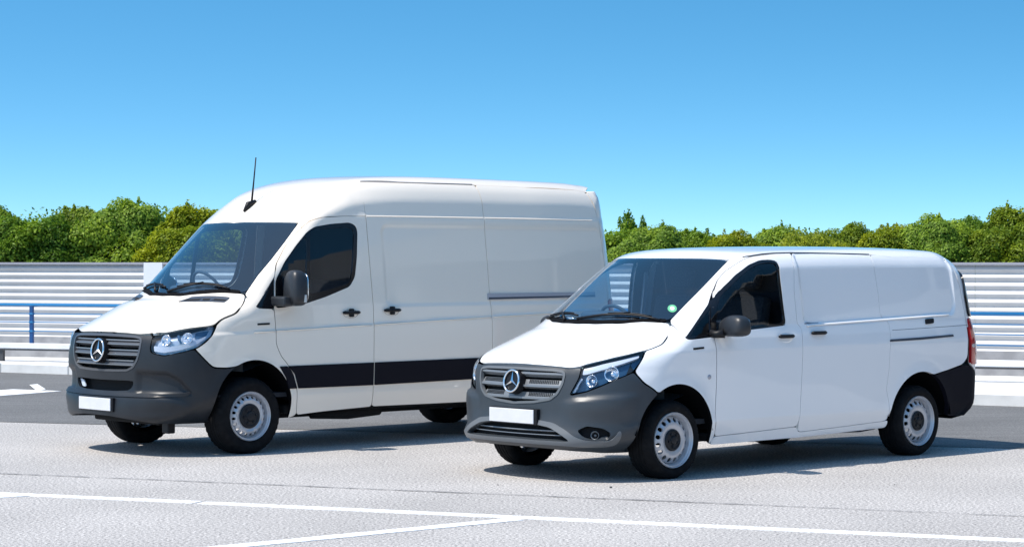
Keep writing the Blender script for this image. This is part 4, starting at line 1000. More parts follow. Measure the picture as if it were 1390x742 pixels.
# bonnet vents, wipers, aerial
panel('bonnet_vent', BS, 'top', [(0.3731, 0.3625), (0.2483, 0.3916), (0.0738, 0.7693), (0.1477, 0.7758)], M['rail_dark'], tall, step=.05, gap=0, depth=.01, off=.004, corner=.01, both=True)
panel('vent_slot', BS, 'top', [(0.3331, 0.3951), (0.291, 0.3924), (0.1127, 0.7665), (0.1349, 0.7634)], M['void'], tall, step=.05, gap=0, depth=0, off=.006, corner=.003, both=True)
panel('cowl', BS, 'top', [(0.3, 0.0), (0.275, 0.25), (0.17, 0.5), (0.01, 0.8), (-0.025, 0.8), (0.125, 0.5), (0.235, 0.25), (0.26, 0.0)], M['cowl'], tall, sym=True, step=.06, gap=0, depth=.02, off=.002)
wiper(tall, BS, 'top', (.19, .10), (.03, .70), (.25, .02), M['black'])
wiper(tall, BS, 'top', (.20, -.08), (.06, -.66), (.235, -.20), M['black'])
ab = on(BS, 'top', -.70, 0, 0)[0]
V, Fc = tube_geo([ab + Vector((.07, 0, -.045)), ab + Vector((.02, 0, .022)), ab + Vector((-.06, 0, .045)), ab + Vector((-.075, 0, .03))], [.012, .030, .026, .01], 12)
ar = mk('aerial_base', V, Fc, M['black'], tall, True)
tube('aerial_mast', [ab + Vector((-.02, 0, .04)), ab + Vector((-.045, 0, .25)), ab + Vector((-.07, 0, .475))], [.011, .007, .006], M['black'], ar, 8)
def mirror_tall(s):
    C = Vector((-.40, 1.12 if s > 0 else 1.03, 1.50 if s > 0 else 1.45))
    o = blob('door_mirror', M['mirror'], tall, (0, 0, 0), (.085, .125, .165), power=3.4, n=24, taper=lambda p: Vector((p.x * (1 - .1 * p.z / .16), p.y * (1 - .12 * p.z / .16), p.z)), tilt=Matrix.Rotation(rad(-8), 3, 'Z'))
    me = o.data
    for v in me.vertices: v.co = Vector(v.co) + C
    if s < 0:
        for v in me.vertices: v.co.y *= -1
        me.flip_normals()
    V, Fc = box_geo(-.36, -.24, .92, 1.16, 1.335, 1.425, .02); V = [(v[0], s * v[1], v[2]) for v in V]; mk('mirror_arm', V, Fc, M['mirror'], o)
    V, Fc = box_geo(-.43, -.405, 1.235, 1.252, 1.37, 1.44, .004); V = [(v[0], s * v[1], v[2]) for v in V]; mk('mirror_indicator', V, Fc, M['amber'], o)
    g = blob('mirror_glass', M['chrome'], o, (0, 0, 0), (.012, .100, .135), power=3.4, tilt=Matrix.Rotation(rad(-8), 3, 'Z'))
    for v in g.data.vertices: v.co = Vector((v.co.x - .485, s * (v.co.y + C.y), v.co.z + C.z))
mirror_tall(1); mirror_tall(-1)
for s in (1, -1):
    make_wheel(tall, .350, .230, .222, .112, .168, .0135, 20, (0, s * .965, .343), s, .1)
    make_wheel(tall, .350, .230, .222, .112, .168, .0135, 20, (-3.9, s * .965, .343), s, .5)
    wheel_well(tall, -.02, .43, .435, .55, .985, s); wheel_well(tall, -3.9, .43, .455, .55, .985, s)
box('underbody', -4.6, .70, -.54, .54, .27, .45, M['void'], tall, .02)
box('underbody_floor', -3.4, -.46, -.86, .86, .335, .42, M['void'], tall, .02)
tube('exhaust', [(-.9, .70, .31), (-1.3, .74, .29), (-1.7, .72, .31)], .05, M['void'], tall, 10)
tube('rear_axle', [(-3.9, -.8, .33), (-3.9, .8, .33)], .05, M['void'], tall, 10)
tube('front_axle', [(0, -.8, .32), (0, .8, .32)], .045, M['liner'], tall, 10)
panel('inner_shell', BS, 'side', [(-4.5, .50), (-4.5, 2.40), (-1.5, 2.44), (-1.46, .38), (-3.4, .38), (-3.4, .6), (-3.6, .86), (-3.9, .95), (-4.2, .86), (-4.38, .6)], M['void'], tall, step=.18, gap=0, depth=0, off=-.06, both=True)
panel('inner_wing', BS, 'side', [(.45, .95), (.3, 1.20), (-.1, 1.25), (-.42, 1.20), (-.46, .36), (-.46, .6), (-.35, .82), (0, .93), (.35, .84)], M['void'], tall, step=.15, gap=0, depth=0, off=-.05, both=True)
panel('engine_bay_liner', BS, 'nose', [(-0.1556, 0.0), (-0.2121, 0.5), (-0.3394, 0.7), (-0.6364, 0.84), (-0.9192, 0.86), (-0.9051, 0.5), (-0.8344, 0.0)], M['void'], tall, sym=True, step=.15, gap=0, depth=0, off=-.05)
slab_from_section('bulkhead', BS, -1.50, .40, 2.50, M['bulk'], tall)
box('cab_floor', -1.5, .3, -.92, .92, .50, .54, M['inner'], tall)
dashboard(tall, BS, [(.22, 1.37), (-.05, 1.42), (-.25, 1.43), (-.36, 1.40), (-.42, 1.28), (-.38, 1.10), (-.30, .85), (.2, .75)], .84, M['dash'])
box('instrument_hood', -.46, -.20, -.66, -.20, 1.41, 1.515, M['dash'], tall, .045, seg=3)
box('dash_bin_lid', -.30, -.05, -.02, .60, 1.415, 1.455, M['dash'], tall, .02)
steering_wheel(tall, (-.52, -.42, 1.46), rad(32), .215)
seat(tall, -.98, -.46, .86, head=False); seat(tall, -.98, .40, .86, .80, head=False)


# ---------------------------------------------------------------- ground
def asphalt(name, base, dark, light, streak=0.0):
    m = bpy.data.materials.new(name); m.use_nodes = True; n = m.node_tree; b = n.nodes['Principled BSDF']; b.inputs['Roughness'].default_value = .85
    b.inputs['Specular IOR Level'].default_value = .3
    tc = n.nodes.new('ShaderNodeTexCoord')
    a = n.nodes.new('ShaderNodeTexNoise'); a.inputs['Scale'].default_value = 48; a.inputs['Detail'].default_value = 4; a.inputs['Roughness'].default_value = .75
    r = n.nodes.new('ShaderNodeValToRGB'); e = r.color_ramp.elements; e[0].position = .38; e[0].color = (*dark, 1); e[1].position = .62; e[1].color = (*light, 1)
    x = r.color_ramp.elements.new(.5); x.color = (*base, 1)
    c = n.nodes.new('ShaderNodeTexNoise'); c.inputs['Scale'].default_value = .55; c.inputs['Detail'].default_value = 5
    rc = n.nodes.new('ShaderNodeMapRange'); rc.inputs[1].default_value = .3; rc.inputs[2].default_value = .7; rc.inputs[3].default_value = .88; rc.inputs[4].default_value = 1.08
    mu = n.nodes.new('ShaderNodeMix'); mu.data_type = 'RGBA'; mu.blend_type = 'MULTIPLY'; mu.inputs[0].default_value = 1
    L = n.links.new
    L(tc.outputs['Object'], a.inputs['Vector']); L(a.outputs[0], r.inputs[0]); L(tc.outputs['Object'], c.inputs['Vector']); L(c.outputs[0], rc.inputs[0])
    last = rc.outputs[0]
    if streak:      # long rolled streaks across the lot
        mp = n.nodes.new('ShaderNodeMapping'); mp.inputs['Scale'].default_value = (.35, 7, 1); mp.inputs['Rotation'].default_value = (0, 0, .33)
        s = n.nodes.new('ShaderNodeTexNoise'); s.inputs['Scale'].default_value = 1.6; s.inputs['Detail'].default_value = 4
        sr = n.nodes.new('ShaderNodeMapRange'); sr.inputs[1].default_value = .35; sr.inputs[2].default_value = .65; sr.inputs[3].default_value = 1 - streak; sr.inputs[4].default_value = 1 + streak
        mm = n.nodes.new('ShaderNodeMath'); mm.operation = 'MULTIPLY'
        L(tc.outputs['Object'], mp.inputs[0]); L(mp.outputs[0], s.inputs['Vector']); L(s.outputs[0], sr.inputs[0]); L(sr.outputs[0], mm.inputs[0]); L(rc.outputs[0], mm.inputs[1]); last = mm.outputs[0]
    L(r.outputs[0], mu.inputs[6]); L(last, mu.inputs[7]); L(mu.outputs[2], b.inputs['Base Color'])
    v = n.nodes.new('ShaderNodeTexVoronoi'); v.inputs['Scale'].default_value = 110; u = n.nodes.new('ShaderNodeBump'); u.inputs['Strength'].default_value = .5; u.inputs['Distance'].default_value = .004
    L(tc.outputs['Object'], v.inputs['Vector']); L(v.outputs[0], u.inputs['Height']); L(u.outputs[0], b.inputs['Normal'])
    return m

def sheet(name, P, z, m):
    V = [(x, y, z) for x, y in P]
    if area(P) < 0: V = V[::-1]
    return tag(mk(name, V, [list(range(len(V)))], m), kind='structure')

A_pale = asphalt('pale_worn_asphalt', (.40, .378, .362), (.17, .16, .155), (.66, .63, .60))
A_grey = asphalt('grey_rolled_asphalt', (.145, .143, .142), (.09, .09, .089), (.21, .208, .205), streak=.12)
sheet('ground', [(-3000, -400), (3000, -400), (3000, 5000), (-3000, 5000)], -.02, mat('rough_grass', (.06, .10, .03), .95, noise=(3, (.10, .13, .05), .4, .6)))
sheet('parking_deck', [(-60, -60), (60, -60), (60, 15), (0, 40), (-60, 64)], 0, A_pale)
sheet('far_asphalt', [[(-5.567, 23.999)][0], [(4.764, 20.534)][0], (30, 12.07), (30, 16), (7.6, 26.6), (-9, 36.2), (-30, 46), (-30, 32.2)], .004, A_grey)

white = mat('worn_white_road_paint', (.80, .80, .80), .8, noise=(22, (.52, .515, .51), .52, .72), bump=(200, .3, .002))
def line(name, a, b, wd, z=.004, ends=None):
    a, b = Vector(a), Vector(b); d = (b - a).normalized(); q = Vector((-d.y, d.x)) * wd / 2
    # slightly ragged edges
    n = max(2, int((b - a).length / .08)); rnd = random.Random(int(a.x * 100)); T = []; Bt = []
    for i in range(n + 1):
        p = a + (b - a) * i / n; j = rnd.uniform(-.006, .006); k = rnd.uniform(-.006, .006)
        T.append(p + q + q.normalized() * j); Bt.append(p - q - q.normalized() * k)
    V = [(p.x, p.y, z) for p in T + Bt] + [(p.x, p.y, -.002) for p in T + Bt]; Fc = [[n + 1 + i, n + 2 + i, i + 1, i] for i in range(n)]
    m = 2 * n + 2; Fc += [[m + n + 1 + i, m + n + 2 + i, n + 2 + i, n + 1 + i] for i in range(n)] + [[i, i + 1, m + i + 1, m + i] for i in range(n)] + [[n + 1, 0, m, m + n + 1], [n, 2 * n + 1, m + 2 * n + 1, m + n]]
    return tag(mk(name, V, Fc, white), kind='structure')
L0, L1, L2, L3 = [(-3.845, 16.571), (-2.277, 15.971), (-2.241, 15.942), (3.196, 13.773)]
e = (Vector(L0) - Vector(L1)).normalized(); line('painted_line', Vector(L0) + e * 8, L1, .15)
e = (Vector(L3) - Vector(L2)).normalized(); line('painted_line', L2, Vector(L3) + e * 8, .15)
L4, L5 = [(-1.771, 13.431), (0.025, 14.914)]
e = (Vector(L4) - Vector(L5)).normalized(); line('painted_bay_line', L5, Vector(L4) + e * 5, .15, .0045)
L6, L7 = [(-3.792, 16.342), (-3.602, 16.472)]
e = (Vector(L6) - Vector(L7)).normalized(); line('painted_bay_line', L7, Vector(L6) + e * 5, .13, .0045)
L8, L9 = [(-6.78, 29.228), (-6.429, 29.865)]
e = (Vector(L8) - Vector(L9)).normalized(); line('painted_bay_line', L9, Vector(L8) + e * 6, .85, .0085)
q = [(-6.794, 31.077), (-6.72, 31.264), (-6.338, 30.002), (-6.371, 29.593)]
sheet('painted_mark', q, .0125, white)
# joint in the paving: a narrow sunk-looking tarred seam, broken and wavering
J0, J1 = [(-4.203, 18.118), (3.5, 15.082)]
J0, J1 = Vector(J0), Vector(J1); d = (J1 - J0).normalized(); rnd = random.Random(4); V = []; Fc = []; n = 260; A0 = J0 - d * 6; LL = (J1 - J0).length + 12; y = 0
for i in range(n + 1):
    y = y * .9 + rnd.uniform(-.006, .006); wv = .012 * (.35 + rnd.random()) * (1 if i < n * .62 else .55); p = A0 + d * LL * i / n; nn = Vector((-d.y, d.x))
    V += [(*(p + nn * (y + wv)), .006), (*(p + nn * (y - wv)), .006)]
Fc = [[2 * i + 1, 2 * i + 3, 2 * i + 2, 2 * i] for i in range(n)]
tag(mk('paving_seam', V, Fc, mat('tar_seam', (.12, .12, .125), .8)), kind='structure')
# loose grit
rnd = random.Random(8); G = []
for i in range(14):
    x = rnd.uniform(-6, 7); yy = rnd.uniform(12.5, 22); s = rnd.choice([.004, .005, .006, .010]) ; v, f = box_geo(x - s, x + s, yy - s, yy + s, .0, s * 1.2, s * .3, 1); G.append((v, f))
V, Fc = join(*G); tag(mk('loose_grit', V, Fc, mat('dark_grit', (.10, .10, .10), .9)), 'small dark grit scattered over the pale asphalt', 'grit', kind='stuff')

# ---------------------------------------------------------------- kerb and slab
conc = mat('white_concrete', (.74, .73, .71), .8, noise=(4, (.64, .63, .61), .35, .7), bump=(60, .3, .004))
K0, K1 = Vector((-8.06, 34.77)), Vector((6.14, 26.5)); F0, F1 = Vector((-8.65, 37.3)), Vector((7.14, 30.8))
dk = (K1 - K0).normalized(); df = (F1 - F0).normalized()
Ka, Kb = K0 - dk * 7, K1 + dk * 5; Fa, Fb = F0 - df * 6, F1 + df * 6
slab = tag(mk('pavement_slab', [(Ka.x - .1, Ka.y + .14, .145), (Kb.x + .03, Kb.y + .14, .145), (Fb.x, Fb.y + 1.2, .145), (Fa.x, Fa.y + 1.2, .145)], [[0, 1, 2, 3]], conc), kind='structure')
kerb = tag(bpy.data.objects.new('kerb', None), kind='structure'); COL.objects.link(kerb); kerb.location = (K0.x, K0.y, 0); kerb.rotation_euler = (0, 0, math.atan2(dk.y, dk.x))
k = 0; s = -7.0; L = (K1 - K0).length + 5; me = None
V, Fc = box_geo(.004, 1.396, 0, .15, -.05, .15, .012, 1)
while s < L:
    o = mk('kerb_stone', V, Fc, conc, kerb) if me is None else bpy.data.objects.new('kerb_stone', me)
    if me is None: me = o.data
    else: COL.objects.link(o); o.parent = kerb
    o.location = (s, random.Random(k).uniform(-.006, .006), random.Random(k + 50).uniform(-.004, .004)); s += 1.4; k += 1

# ---------------------------------------------------------------- fence of corrugated sheets
steel = mat('galvanised_corrugated_sheet', (.52, .52, .525), .45, noise=(1.5, (.45, .45, .455), .35, .7))
steel_p = mat('white_metal_post', (.66, .68, .74), .5)
cap_m = mat('grey_fence_capping', (.30, .30, .34), .5)
fence = empty('corrugated_fence', (F0.x, F0.y, .145), math.atan2(df.y, df.x))
tag(fence, 'long silver corrugated metal fence running behind both vans', 'fence')
def corrug(x0, x1, z0, z1, pitch, amp):
    V = []; Fc = []; n = int((z1 - z0) / pitch * 12); 
    for i in range(n + 1):
        z = z1 - (z1 - z0) * i / n; t = ((z1 - z) / pitch) % 1
        # trapezoid wave: slope facing up and out, then one facing down
        y = np.interp(t, [0, .04, .44, .50, .90, 1.0], [.0, .0, 1.0, 1.0, 0.0, 0.0])
        V += [(x0, -amp * y, z), (x1, -amp * y, z)]
    for i in range(n): Fc.append([2 * i, 2 * i + 2, 2 * i + 3, 2 * i + 1])
    return V, Fc
def sheetrow(x0, x1, n):
    me = None
    for i in range(n):
        a = x0 + (x1 - x0) * i / n; wdt = (x1 - x0) / n
        V, Fc = corrug(0, wdt - .003, .345, 1.545, .1165, .029)
        o = mk('corrugated_panel', V, Fc, steel, fence); o.location = (a, 0, 0)
xl = 2.85
sheetrow(-6, xl, 3); sheetrow(xl + .36, 23, 6)
box('flat_panel', xl + .002, xl + .358, -.06, .0, .0, 1.583, steel_p, fence, .004)
for a, b in ((-6, xl - .002), (xl + .362, 23)):
    box('fence_capping', a, b, -.06, .02, 1.547, 1.585, cap_m, fence, .004)
    box('fence_plinth', a, b, -.02, .03, -.02, .343, mat('grey_plinth', (.24, .24, .25), .8, noise=(3, (.33, .33, .34), .4, .6)) if a < 0 else bpy.data.materials['grey_plinth'], fence)
for i in range(8): box('fence_post', -5.9 + i * 4.1, -5.82 + i * 4.1, .03, .11, -.1, 1.55, cap_m, fence)

# ---------------------------------------------------------------- guard rail beam and blue railing on top of it
R0, R1 = Vector((-8.26, 35.6)), Vector((6.75, 29.1)); dr = (R1 - R0).normalized(); ar = math.atan2(dr.y, dr.x)
beam = empty('guard_beam', (R0.x, R0.y, .145), ar)
tag(beam, 'low white horizontal guard beam on short dark posts in front of the fence', 'guard rail')
wm = mat('white_painted_beam', (.74, .74, .75), .5, noise=(5, (.66, .66, .67), .4, .7)); dkm = mat('dark_steel', (.05, .05, .055), .5)
for i in range(5):
    V, Fc = box_geo(-6 + i * 5.4, -6 + (i + 1) * 5.4 - .012, -.05, .05, .20, .295, .015, 2); mk('beam_section', V, Fc, wm, beam)
box('beam_flange', -6, 21, -.056, .05, .178, .198, dkm, beam)
for i in range(10): box('beam_post', -5.9 + .0 + i * 2.95, -5.82 + i * 2.95, -.03, .03, 0, .178, dkm, beam)
rail = empty('blue_railing', (R0.x, R0.y, .145), ar)
tag(rail, 'blue tubular railing with one thick top rail and thin wires above the white beam', 'railing')
blue = mat('blue_paint', (.012, .17, .40), .35, coat=.4); blue_d = mat('dark_blue_paint', (.012, .07, .22), .4)
tube('top_rail', [(-6, 0, .905), (21, 0, .905)], .026, blue, rail, 12)
for z in (.765, .632, .488): tube('rail_wire', [(-6, 0, z), (21, 0, z)], .0085, blue, rail, 8)
for i in range(-2, 8):
    x = .62 + i * 3.6
    p = box('railing_post', x - .033, x + .033, -.022, .022, .295, .89, blue_d, rail, .006)
    for z in (.765, .632, .488): box('post_clip', x - .036, x + .036, -.03, .03, z - .016, z + .016, blue, p, .004)

# ---------------------------------------------------------------- shrubs and trees beyond the fence
def leaf_mat(name, cols):
    m = bpy.data.materials.new(name); m.use_nodes = True; n = m.node_tree; b = n.nodes['Principled BSDF']; b.inputs['Roughness'].default_value = .55
    b.inputs['Specular IOR Level'].default_value = .3
    g = n.nodes.new('ShaderNodeNewGeometry'); r = n.nodes.new('ShaderNodeValToRGB'); e = r.color_ramp.elements
    e[0].color = (*cols[0], 1); e[1].color = (*cols[2], 1); e[0].position = 0; e[1].position = 1; x = e.new(.5); x.color = (*cols[1], 1)
    n.links.new(g.outputs['Random Per Island'], r.inputs[0])
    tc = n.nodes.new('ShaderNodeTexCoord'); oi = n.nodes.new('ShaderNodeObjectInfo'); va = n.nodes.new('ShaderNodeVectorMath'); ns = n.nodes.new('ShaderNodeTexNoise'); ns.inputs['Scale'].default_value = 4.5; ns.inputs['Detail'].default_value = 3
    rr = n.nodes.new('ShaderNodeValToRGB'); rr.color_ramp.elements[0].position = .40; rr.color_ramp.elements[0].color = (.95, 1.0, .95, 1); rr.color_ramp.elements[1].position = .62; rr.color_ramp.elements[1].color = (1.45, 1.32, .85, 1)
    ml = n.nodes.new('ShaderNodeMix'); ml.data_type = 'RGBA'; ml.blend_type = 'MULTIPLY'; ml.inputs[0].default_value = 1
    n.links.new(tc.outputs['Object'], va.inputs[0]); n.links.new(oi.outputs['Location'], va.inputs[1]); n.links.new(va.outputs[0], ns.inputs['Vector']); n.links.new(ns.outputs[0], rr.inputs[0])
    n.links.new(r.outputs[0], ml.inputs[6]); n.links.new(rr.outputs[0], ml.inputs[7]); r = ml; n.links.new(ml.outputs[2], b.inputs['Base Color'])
    t = n.nodes.new('ShaderNodeBsdfTranslucent'); n.links.new(ml.outputs[2], t.inputs[0]); mx = n.nodes.new('ShaderNodeMixShader'); mx.inputs[0].default_value = .48
    o = n.nodes['Material Output']; n.links.new(b.outputs[0], mx.inputs[1]); n.links.new(t.outputs[0], mx.inputs[2]); n.links.new(mx.outputs[0], o.inputs[0])
    return m
LM = {'green': leaf_mat('green_leaves', ((.08, .15, .012), (.18, .29, .025), (.30, .42, .05))),
      'deep': leaf_mat('deep_green_leaves', ((.06, .13, .014), (.13, .24, .026), (.22, .34, .045))),
      'yellow': leaf_mat('yellow_green_leaves', ((.13, .18, .012), (.24, .30, .02), (.36, .41, .035))),
      'brown': leaf_mat('brownish_leaves', ((.10, .15, .018), (.18, .26, .03), (.28, .38, .045)))}
bark = mat('bark', (.09, .07, .05), .9, noise=(12, (.14, .11, .08), .4, .6))
def crown_mesh(seed, n, shape, leaf=.036):
    rg = np.random.default_rng(seed)
    # lumps fill an upright volume of height 1 (z 0.1..1), radius about .45
    K = 75 if shape == 'round' else 110
    if shape == 'spire':
        zz = rg.uniform(.15, .95, K); sp = .015 + .24 * (1 - zz) ** .9; c = np.stack([rg.normal(0, 1, K) * sp, rg.normal(0, 1, K) * sp, zz], 1); rr = rg.uniform(.045, .085, K)
    else:
        v = rg.normal(size=(K, 3)); v /= np.linalg.norm(v, axis=1, keepdims=True); v[:, 2] = np.where(v[:, 2] < -.4, -v[:, 2], v[:, 2])
        c = v * [.35, .30, .37] * rg.uniform(.75, 1, K)[:, None] + [0, 0, .50]; rr = rg.uniform(.075, .135, K)
    k = rg.integers(0, K, n); d = rg.normal(size=(n, 3)); d /= np.linalg.norm(d, axis=1, keepdims=True)
    d[:, 2] = np.where(d[:, 2] < -.3, -d[:, 2], d[:, 2])
    t = rg.uniform(.62, 1.06, n)[:, None] ** .6
    P = c[k] + d * rr[k][:, None] * t
    if shape == 'spire':      # a fan of leafy boughs
        nb = 150; ba = rg.uniform(-.85, .85, nb); bb = rg.uniform(-.5, .5, nb); bz = rg.uniform(.45, .68, nb)
        bd = np.stack([np.sin(ba), bb * .5, np.cos(ba) * 1.15], 1); bl_ = rg.uniform(.14, .30, nb) * (1 - .3 * np.abs(ba)); q = rg.integers(0, nb, n); u = rg.uniform(0, 1, n)
        P = np.stack([bb[q] * 0 + np.sin(ba[q]) * .12, bb[q] * .12, bz[q]], 1) + bd[q] * (bl_[q] * u)[:, None] + rg.normal(0, .024, (n, 3)) * (1.3 - u)[:, None]
        P[:, 2] *= .97
    # twiggy sprays standing out of the outline
    m = rg.random(n) < (.04 if shape == 'round' else 0); P[m] = (c[k] + d * rr[k][:, None] * rg.uniform(1.0, 1.16, n)[:, None])[m]
    if shape == 'round':
        m = rg.random(n) < .25; q = rg.uniform(-1, 1, (n, 3)); q /= np.maximum(1, np.linalg.norm(q, axis=1, keepdims=True)); P[m] = (q * [.36, .30, .38] + [0, 0, .46])[m]
    if shape == 'round':      # upright shoots breaking the outline
        S = 90; ki = rg.integers(0, K, S); dd = rg.normal(size=(S, 3)); dd[:, 2] = np.abs(dd[:, 2]) + .5; dd /= np.linalg.norm(dd, axis=1, keepdims=True)
        base = c[ki] + dd * rr[ki][:, None] * .9; tip = dd * .5 + [0, 0, .8]; L = rg.uniform(.01, .045, S)[:, None]
        j = rg.integers(0, S, int(n * .03)); u = rg.uniform(0, 1, len(j))[:, None]; P[:len(j)] = base[j] + tip[j] * L[j] * u + rg.normal(0, .010, (len(j), 3)) * (1.3 - u)
    P[:, 2] = np.clip(P[:, 2], .02, 2)
    nn = d * 1.0 + rg.normal(0, .5, (n, 3)) + [-.15, -.3, .1] + [0, -.1, .25]; nn /= np.linalg.norm(nn, axis=1, keepdims=True)
    a = np.cross(nn, rg.normal(size=(n, 3))); a /= np.linalg.norm(a, axis=1, keepdims=True); b = np.cross(nn, a)
    s = leaf / 3 * rg.uniform(.6, 1.35, n)[:, None]
    V = np.concatenate([P - a * s, P - b * s * .55 + nn * s * .1, P + a * s, P + b * s * .55 + nn * s * .1], 1).reshape(-1, 3)
    F = np.arange(4 * n).reshape(-1, 4)
    me = bpy.data.meshes.new('crown'); me.vertices.add(len(V)); me.vertices.foreach_set('co', V.ravel()); me.loops.add(4 * n); me.loops.foreach_set('vertex_index', F.ravel())
    me.polygons.add(n); me.polygons.foreach_set('loop_start', np.arange(0, 4 * n, 4)); me.polygons.foreach_set('loop_total', np.full(n, 4)); me.update(); me.validate()
    me.materials.append(LM['green'])
    # inner twigs
    return me
def trunk_mesh(seed, spire=False):
    rg = random.Random(seed); G = []
    for i in range(1 if spire else 5):
        x, y = (0, 0) if spire else (rg.uniform(-.05, .05), rg.uniform(-.05, .05)); P = [Vector((x, y, 0))]; dx, dy = (0, 0) if spire else (rg.uniform(-.04, .04), rg.uniform(-.04, .04))
        for j in range(5): P.append(P[-1] + Vector((dx + rg.uniform(-.03, .03), dy + rg.uniform(-.03, .03), .12)))
        G.append(tube_geo(P[:5], [.018, .015, .010, .006, .003], 6))
        for q in P[2:5]:
            for _ in range(2): G.append(tube_geo([q, q + Vector((rg.uniform(-.14, .14), rg.uniform(-.1, .1), rg.uniform(.08, .2)))], [.006, .002], 5))
    V, Fc = join(*G); me = bpy.data.meshes.new('trunk'); me.from_pydata([tuple(v) for v in V], [], Fc); me.update(); me.materials.append(bark); return me
CR = [crown_mesh(i, 70000, 'round') for i in range(4)] + [crown_mesh(9, 26000, 'spire', .040)]
TR = [trunk_mesh(i) for i in range(4)] + [trunk_mesh(7, True)]
def shrub(px, top, wd, var, lm, Y, label, rz, bare=False):
    x = (px - 695) / 2997.1 * Y; h = 1.738 + (355.4 - top) / 2997.1 * Y
    o = empty('spiky_tree' if var == 4 else 'leafy_shrub', (x, Y, -.02), rz); W = wd / 2997.1 * Y / .95
    o.scale = (W, W * (.9 if var != 4 else 1), h / 1.0)
    tag(o, label, 'tree' if var == 4 else 'shrub', 'shrubs and trees beyond the fence')
    c = bpy.data.objects.new('crown', CR[var]); COL.objects.link(c); c.parent = o; c.material_slots[0].link = 'OBJECT'; c.material_slots[0].material = LM[lm]
    t = bpy.data.objects.new('trunk', TR[var]); COL.objects.link(t); t.parent = o
    if bare:
        rg = random.Random(px); G = []
        for i in range(14):
            q = Vector((rg.uniform(-.35, .35), rg.uniform(-.2, .2), .82)); e = rg.uniform(-.03, .03); G.append(tube_geo([q, q + Vector((e, 0, .12)), q + Vector((e * 2, 0, rg.uniform(.17, .26)))], [.0025, .002, .001], 4))
        V, Fc = join(*G); tag(mk('bare_twigs', V, Fc, bark, o), kind='stuff')
    return o
rows = [(-95, 270, 150, 1, 'green', 46.5, 'leafy green shrub half out of the frame at the far left edge'),
 (-20, 271, 140, 0, 'green', 46, 'green shrub above the far left end of the fence, leftmost in view'),
 (45, 277, 120, 2, 'deep', 45, 'darker green shrub above the blue railing post, second from the left edge'),
 (100, 268, 120, 3, 'brown', 46, 'olive brown shrub with a level crown just left of the tallest rounded shrub'),
 (172, 262, 125, 1, 'green', 45.5, 'tall rounded green shrub with the highest crown left of the tall van'),
 (228, 279, 95, 2, 'deep', 46.5, 'low dark green shrub in the dip between the tallest crown and the yellow-green one'),
 (268, 273, 130, 0, 'yellow', 45, 'yellow-green shrub whose crown meets the windscreen pillar of the tall van'),
 (340, 280, 130, 3, 'yellow', 45.5, 'yellow-green shrub seen through the windscreen of the tall van'),
 (410, 285, 130, 1, 'green', 46, 'green shrub hidden behind the cab of the tall van'),
 (490, 290, 130, 2, 'green', 46.5, 'green shrub hidden behind the sliding door of the tall van'),
 (575, 290, 130, 0, 'deep', 46, 'deep green shrub hidden behind the middle of the tall van'),
 (660, 295, 130, 3, 'green', 46.5, 'green shrub hidden behind the rear half of the tall van'),
 (740, 300, 130, 1, 'deep', 46, 'deep green shrub hidden behind the tail of the tall van'),
 (820, 298, 120, 2, 'green', 46, 'green shrub emerging behind the tail of the tall van'),
 (858, 275, 85, 4, 'deep', 47.5, 'narrow spiky dark tree rising above the shrubs right of the tall van'),
 (888, 300, 110, 0, 'green', 45, 'bright green shrub in front of the spiky tree'),
 (940, 301, 105, 3, 'green', 46, 'green shrub above the windscreen of the low van'),
 (1000, 306, 100, 1, 'yellow', 45, 'low yellow-green shrub above the front door of the low van'),
 (1055, 301, 105, 0, 'green', 46, 'green shrub above the front of the sliding door of the low van'),
 (1105, 299, 105, 2, 'yellow', 45, 'yellow-green shrub above the middle of the low van'),
 (1158, 296, 100, 1, 'brown', 46, 'olive brown shrub above the slide rail end of the low van'),
 (1212, 294, 110, 3, 'yellow', 45.5, 'yellow-green shrub above the rear corner of the low van'),
 (1268, 284, 110, 1, 'green', 45, 'tall green shrub just right of the tail of the low van'),
 (1325, 279, 105, 2, 'deep', 46, 'dark green shrub second from the right edge'),
 (1380, 274, 115, 0, 'brown', 45, 'brownish green shrub at the far right edge'),
 (1455, 280, 140, 3, 'green', 46, 'green shrub just out of the frame on the right'),
 (1545, 282, 150, 1, 'yellow', 45.5, 'yellow-green shrub farther out of the frame on the right'),
 (1640, 276, 150, 0, 'green', 46, 'green shrub well out of the frame on the right'),
 (1740, 282, 160, 2, 'deep', 46, 'dark green shrub at the right end of the hedge, out of the frame'),
 (-200, 274, 160, 3, 'green', 46, 'green shrub at the left end of the hedge, out of the frame')]
for i, (px, top, wd, var, lm, Y, label) in enumerate(rows):
    shrub(px, top, wd * 1.55, var, lm, Y, label, (i * 1.7) % 6.28)
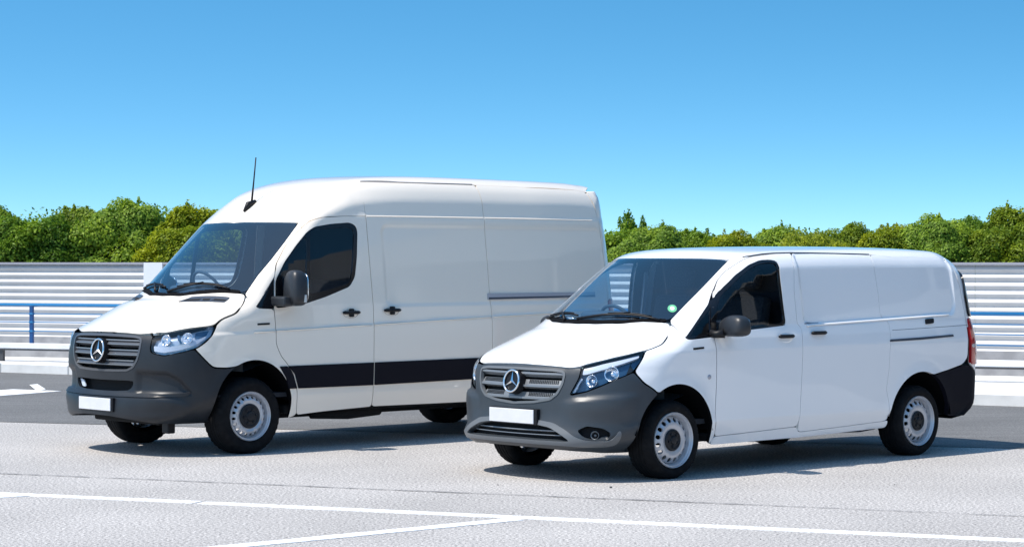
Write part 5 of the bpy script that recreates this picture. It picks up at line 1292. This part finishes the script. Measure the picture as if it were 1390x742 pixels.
# low understorey closing the gaps between the shrubs
rg = np.random.default_rng(5); n = 70000
x = rg.uniform(-19, 19, n); yy = rg.uniform(46.5, 49, n); z = rg.uniform(0, 1, n) * (2.3 + .1 * np.sin(x * 1.3) + .1 * np.sin(x * 3.1 + 1) + .55 * sst(-3, -6, x)) 
P = np.stack([x, yy, z], 1); nn = rg.normal(size=(n, 3)); nn /= np.linalg.norm(nn, axis=1, keepdims=True); a = np.cross(nn, rg.normal(size=(n, 3))); a /= np.linalg.norm(a, axis=1, keepdims=True); b = np.cross(nn, a); s = rg.uniform(.02, .05, n)[:, None]
V = np.concatenate([P - a * s, P - b * s * .6, P + a * s, P + b * s * .6], 1).reshape(-1, 3)
me = bpy.data.meshes.new('understorey'); me.vertices.add(4 * n); me.vertices.foreach_set('co', V.ravel()); me.loops.add(4 * n); me.loops.foreach_set('vertex_index', np.arange(4 * n)); me.polygons.add(n)
me.polygons.foreach_set('loop_start', np.arange(0, 4 * n, 4)); me.polygons.foreach_set('loop_total', np.full(n, 4)); me.update(); me.validate(); me.materials.append(LM['green'])
o = bpy.data.objects.new('understorey', me); COL.objects.link(o); tag(o, 'dark green undergrowth filling in behind the shrubs', 'undergrowth', kind='stuff')

# ---------------------------------------------------------------- unseen building added on the right for side window reflections and neutral bounce light
bl = empty('added_bounce_building', (20, -6, 0)); tag(bl, 'unseen grey concrete parking building added out of the frame to the right, for reflections and bounce light', 'building')
cw = mat('weathered_concrete', (.42, .41, .39), .85, noise=(.8, (.34, .33, .31), .35, .65)); dw = mat('dark_deck_interior', (.05, .05, .05), .9)
box('back_wall', 5, 5.3, 0, 50, 0, 6.2, dw, bl)
for k in range(3):
    z = k * 2.7; box('floor_slab', 0, 4.95, 0, 50, z + .0, z + .25, cw, bl); 
    if k: box('parapet', -.15, -.01, 0, 50, z - .25, z + .85, cw, bl)
me = None
for i in range(11):
    if me is None: o = box('column', 0, .45, .02, .47, .26, 5.38, cw, bl); me = o.data
    else: o = bpy.data.objects.new('column', me); COL.objects.link(o); o.parent = bl
    o.location = (.02, i * 4.9, 0)
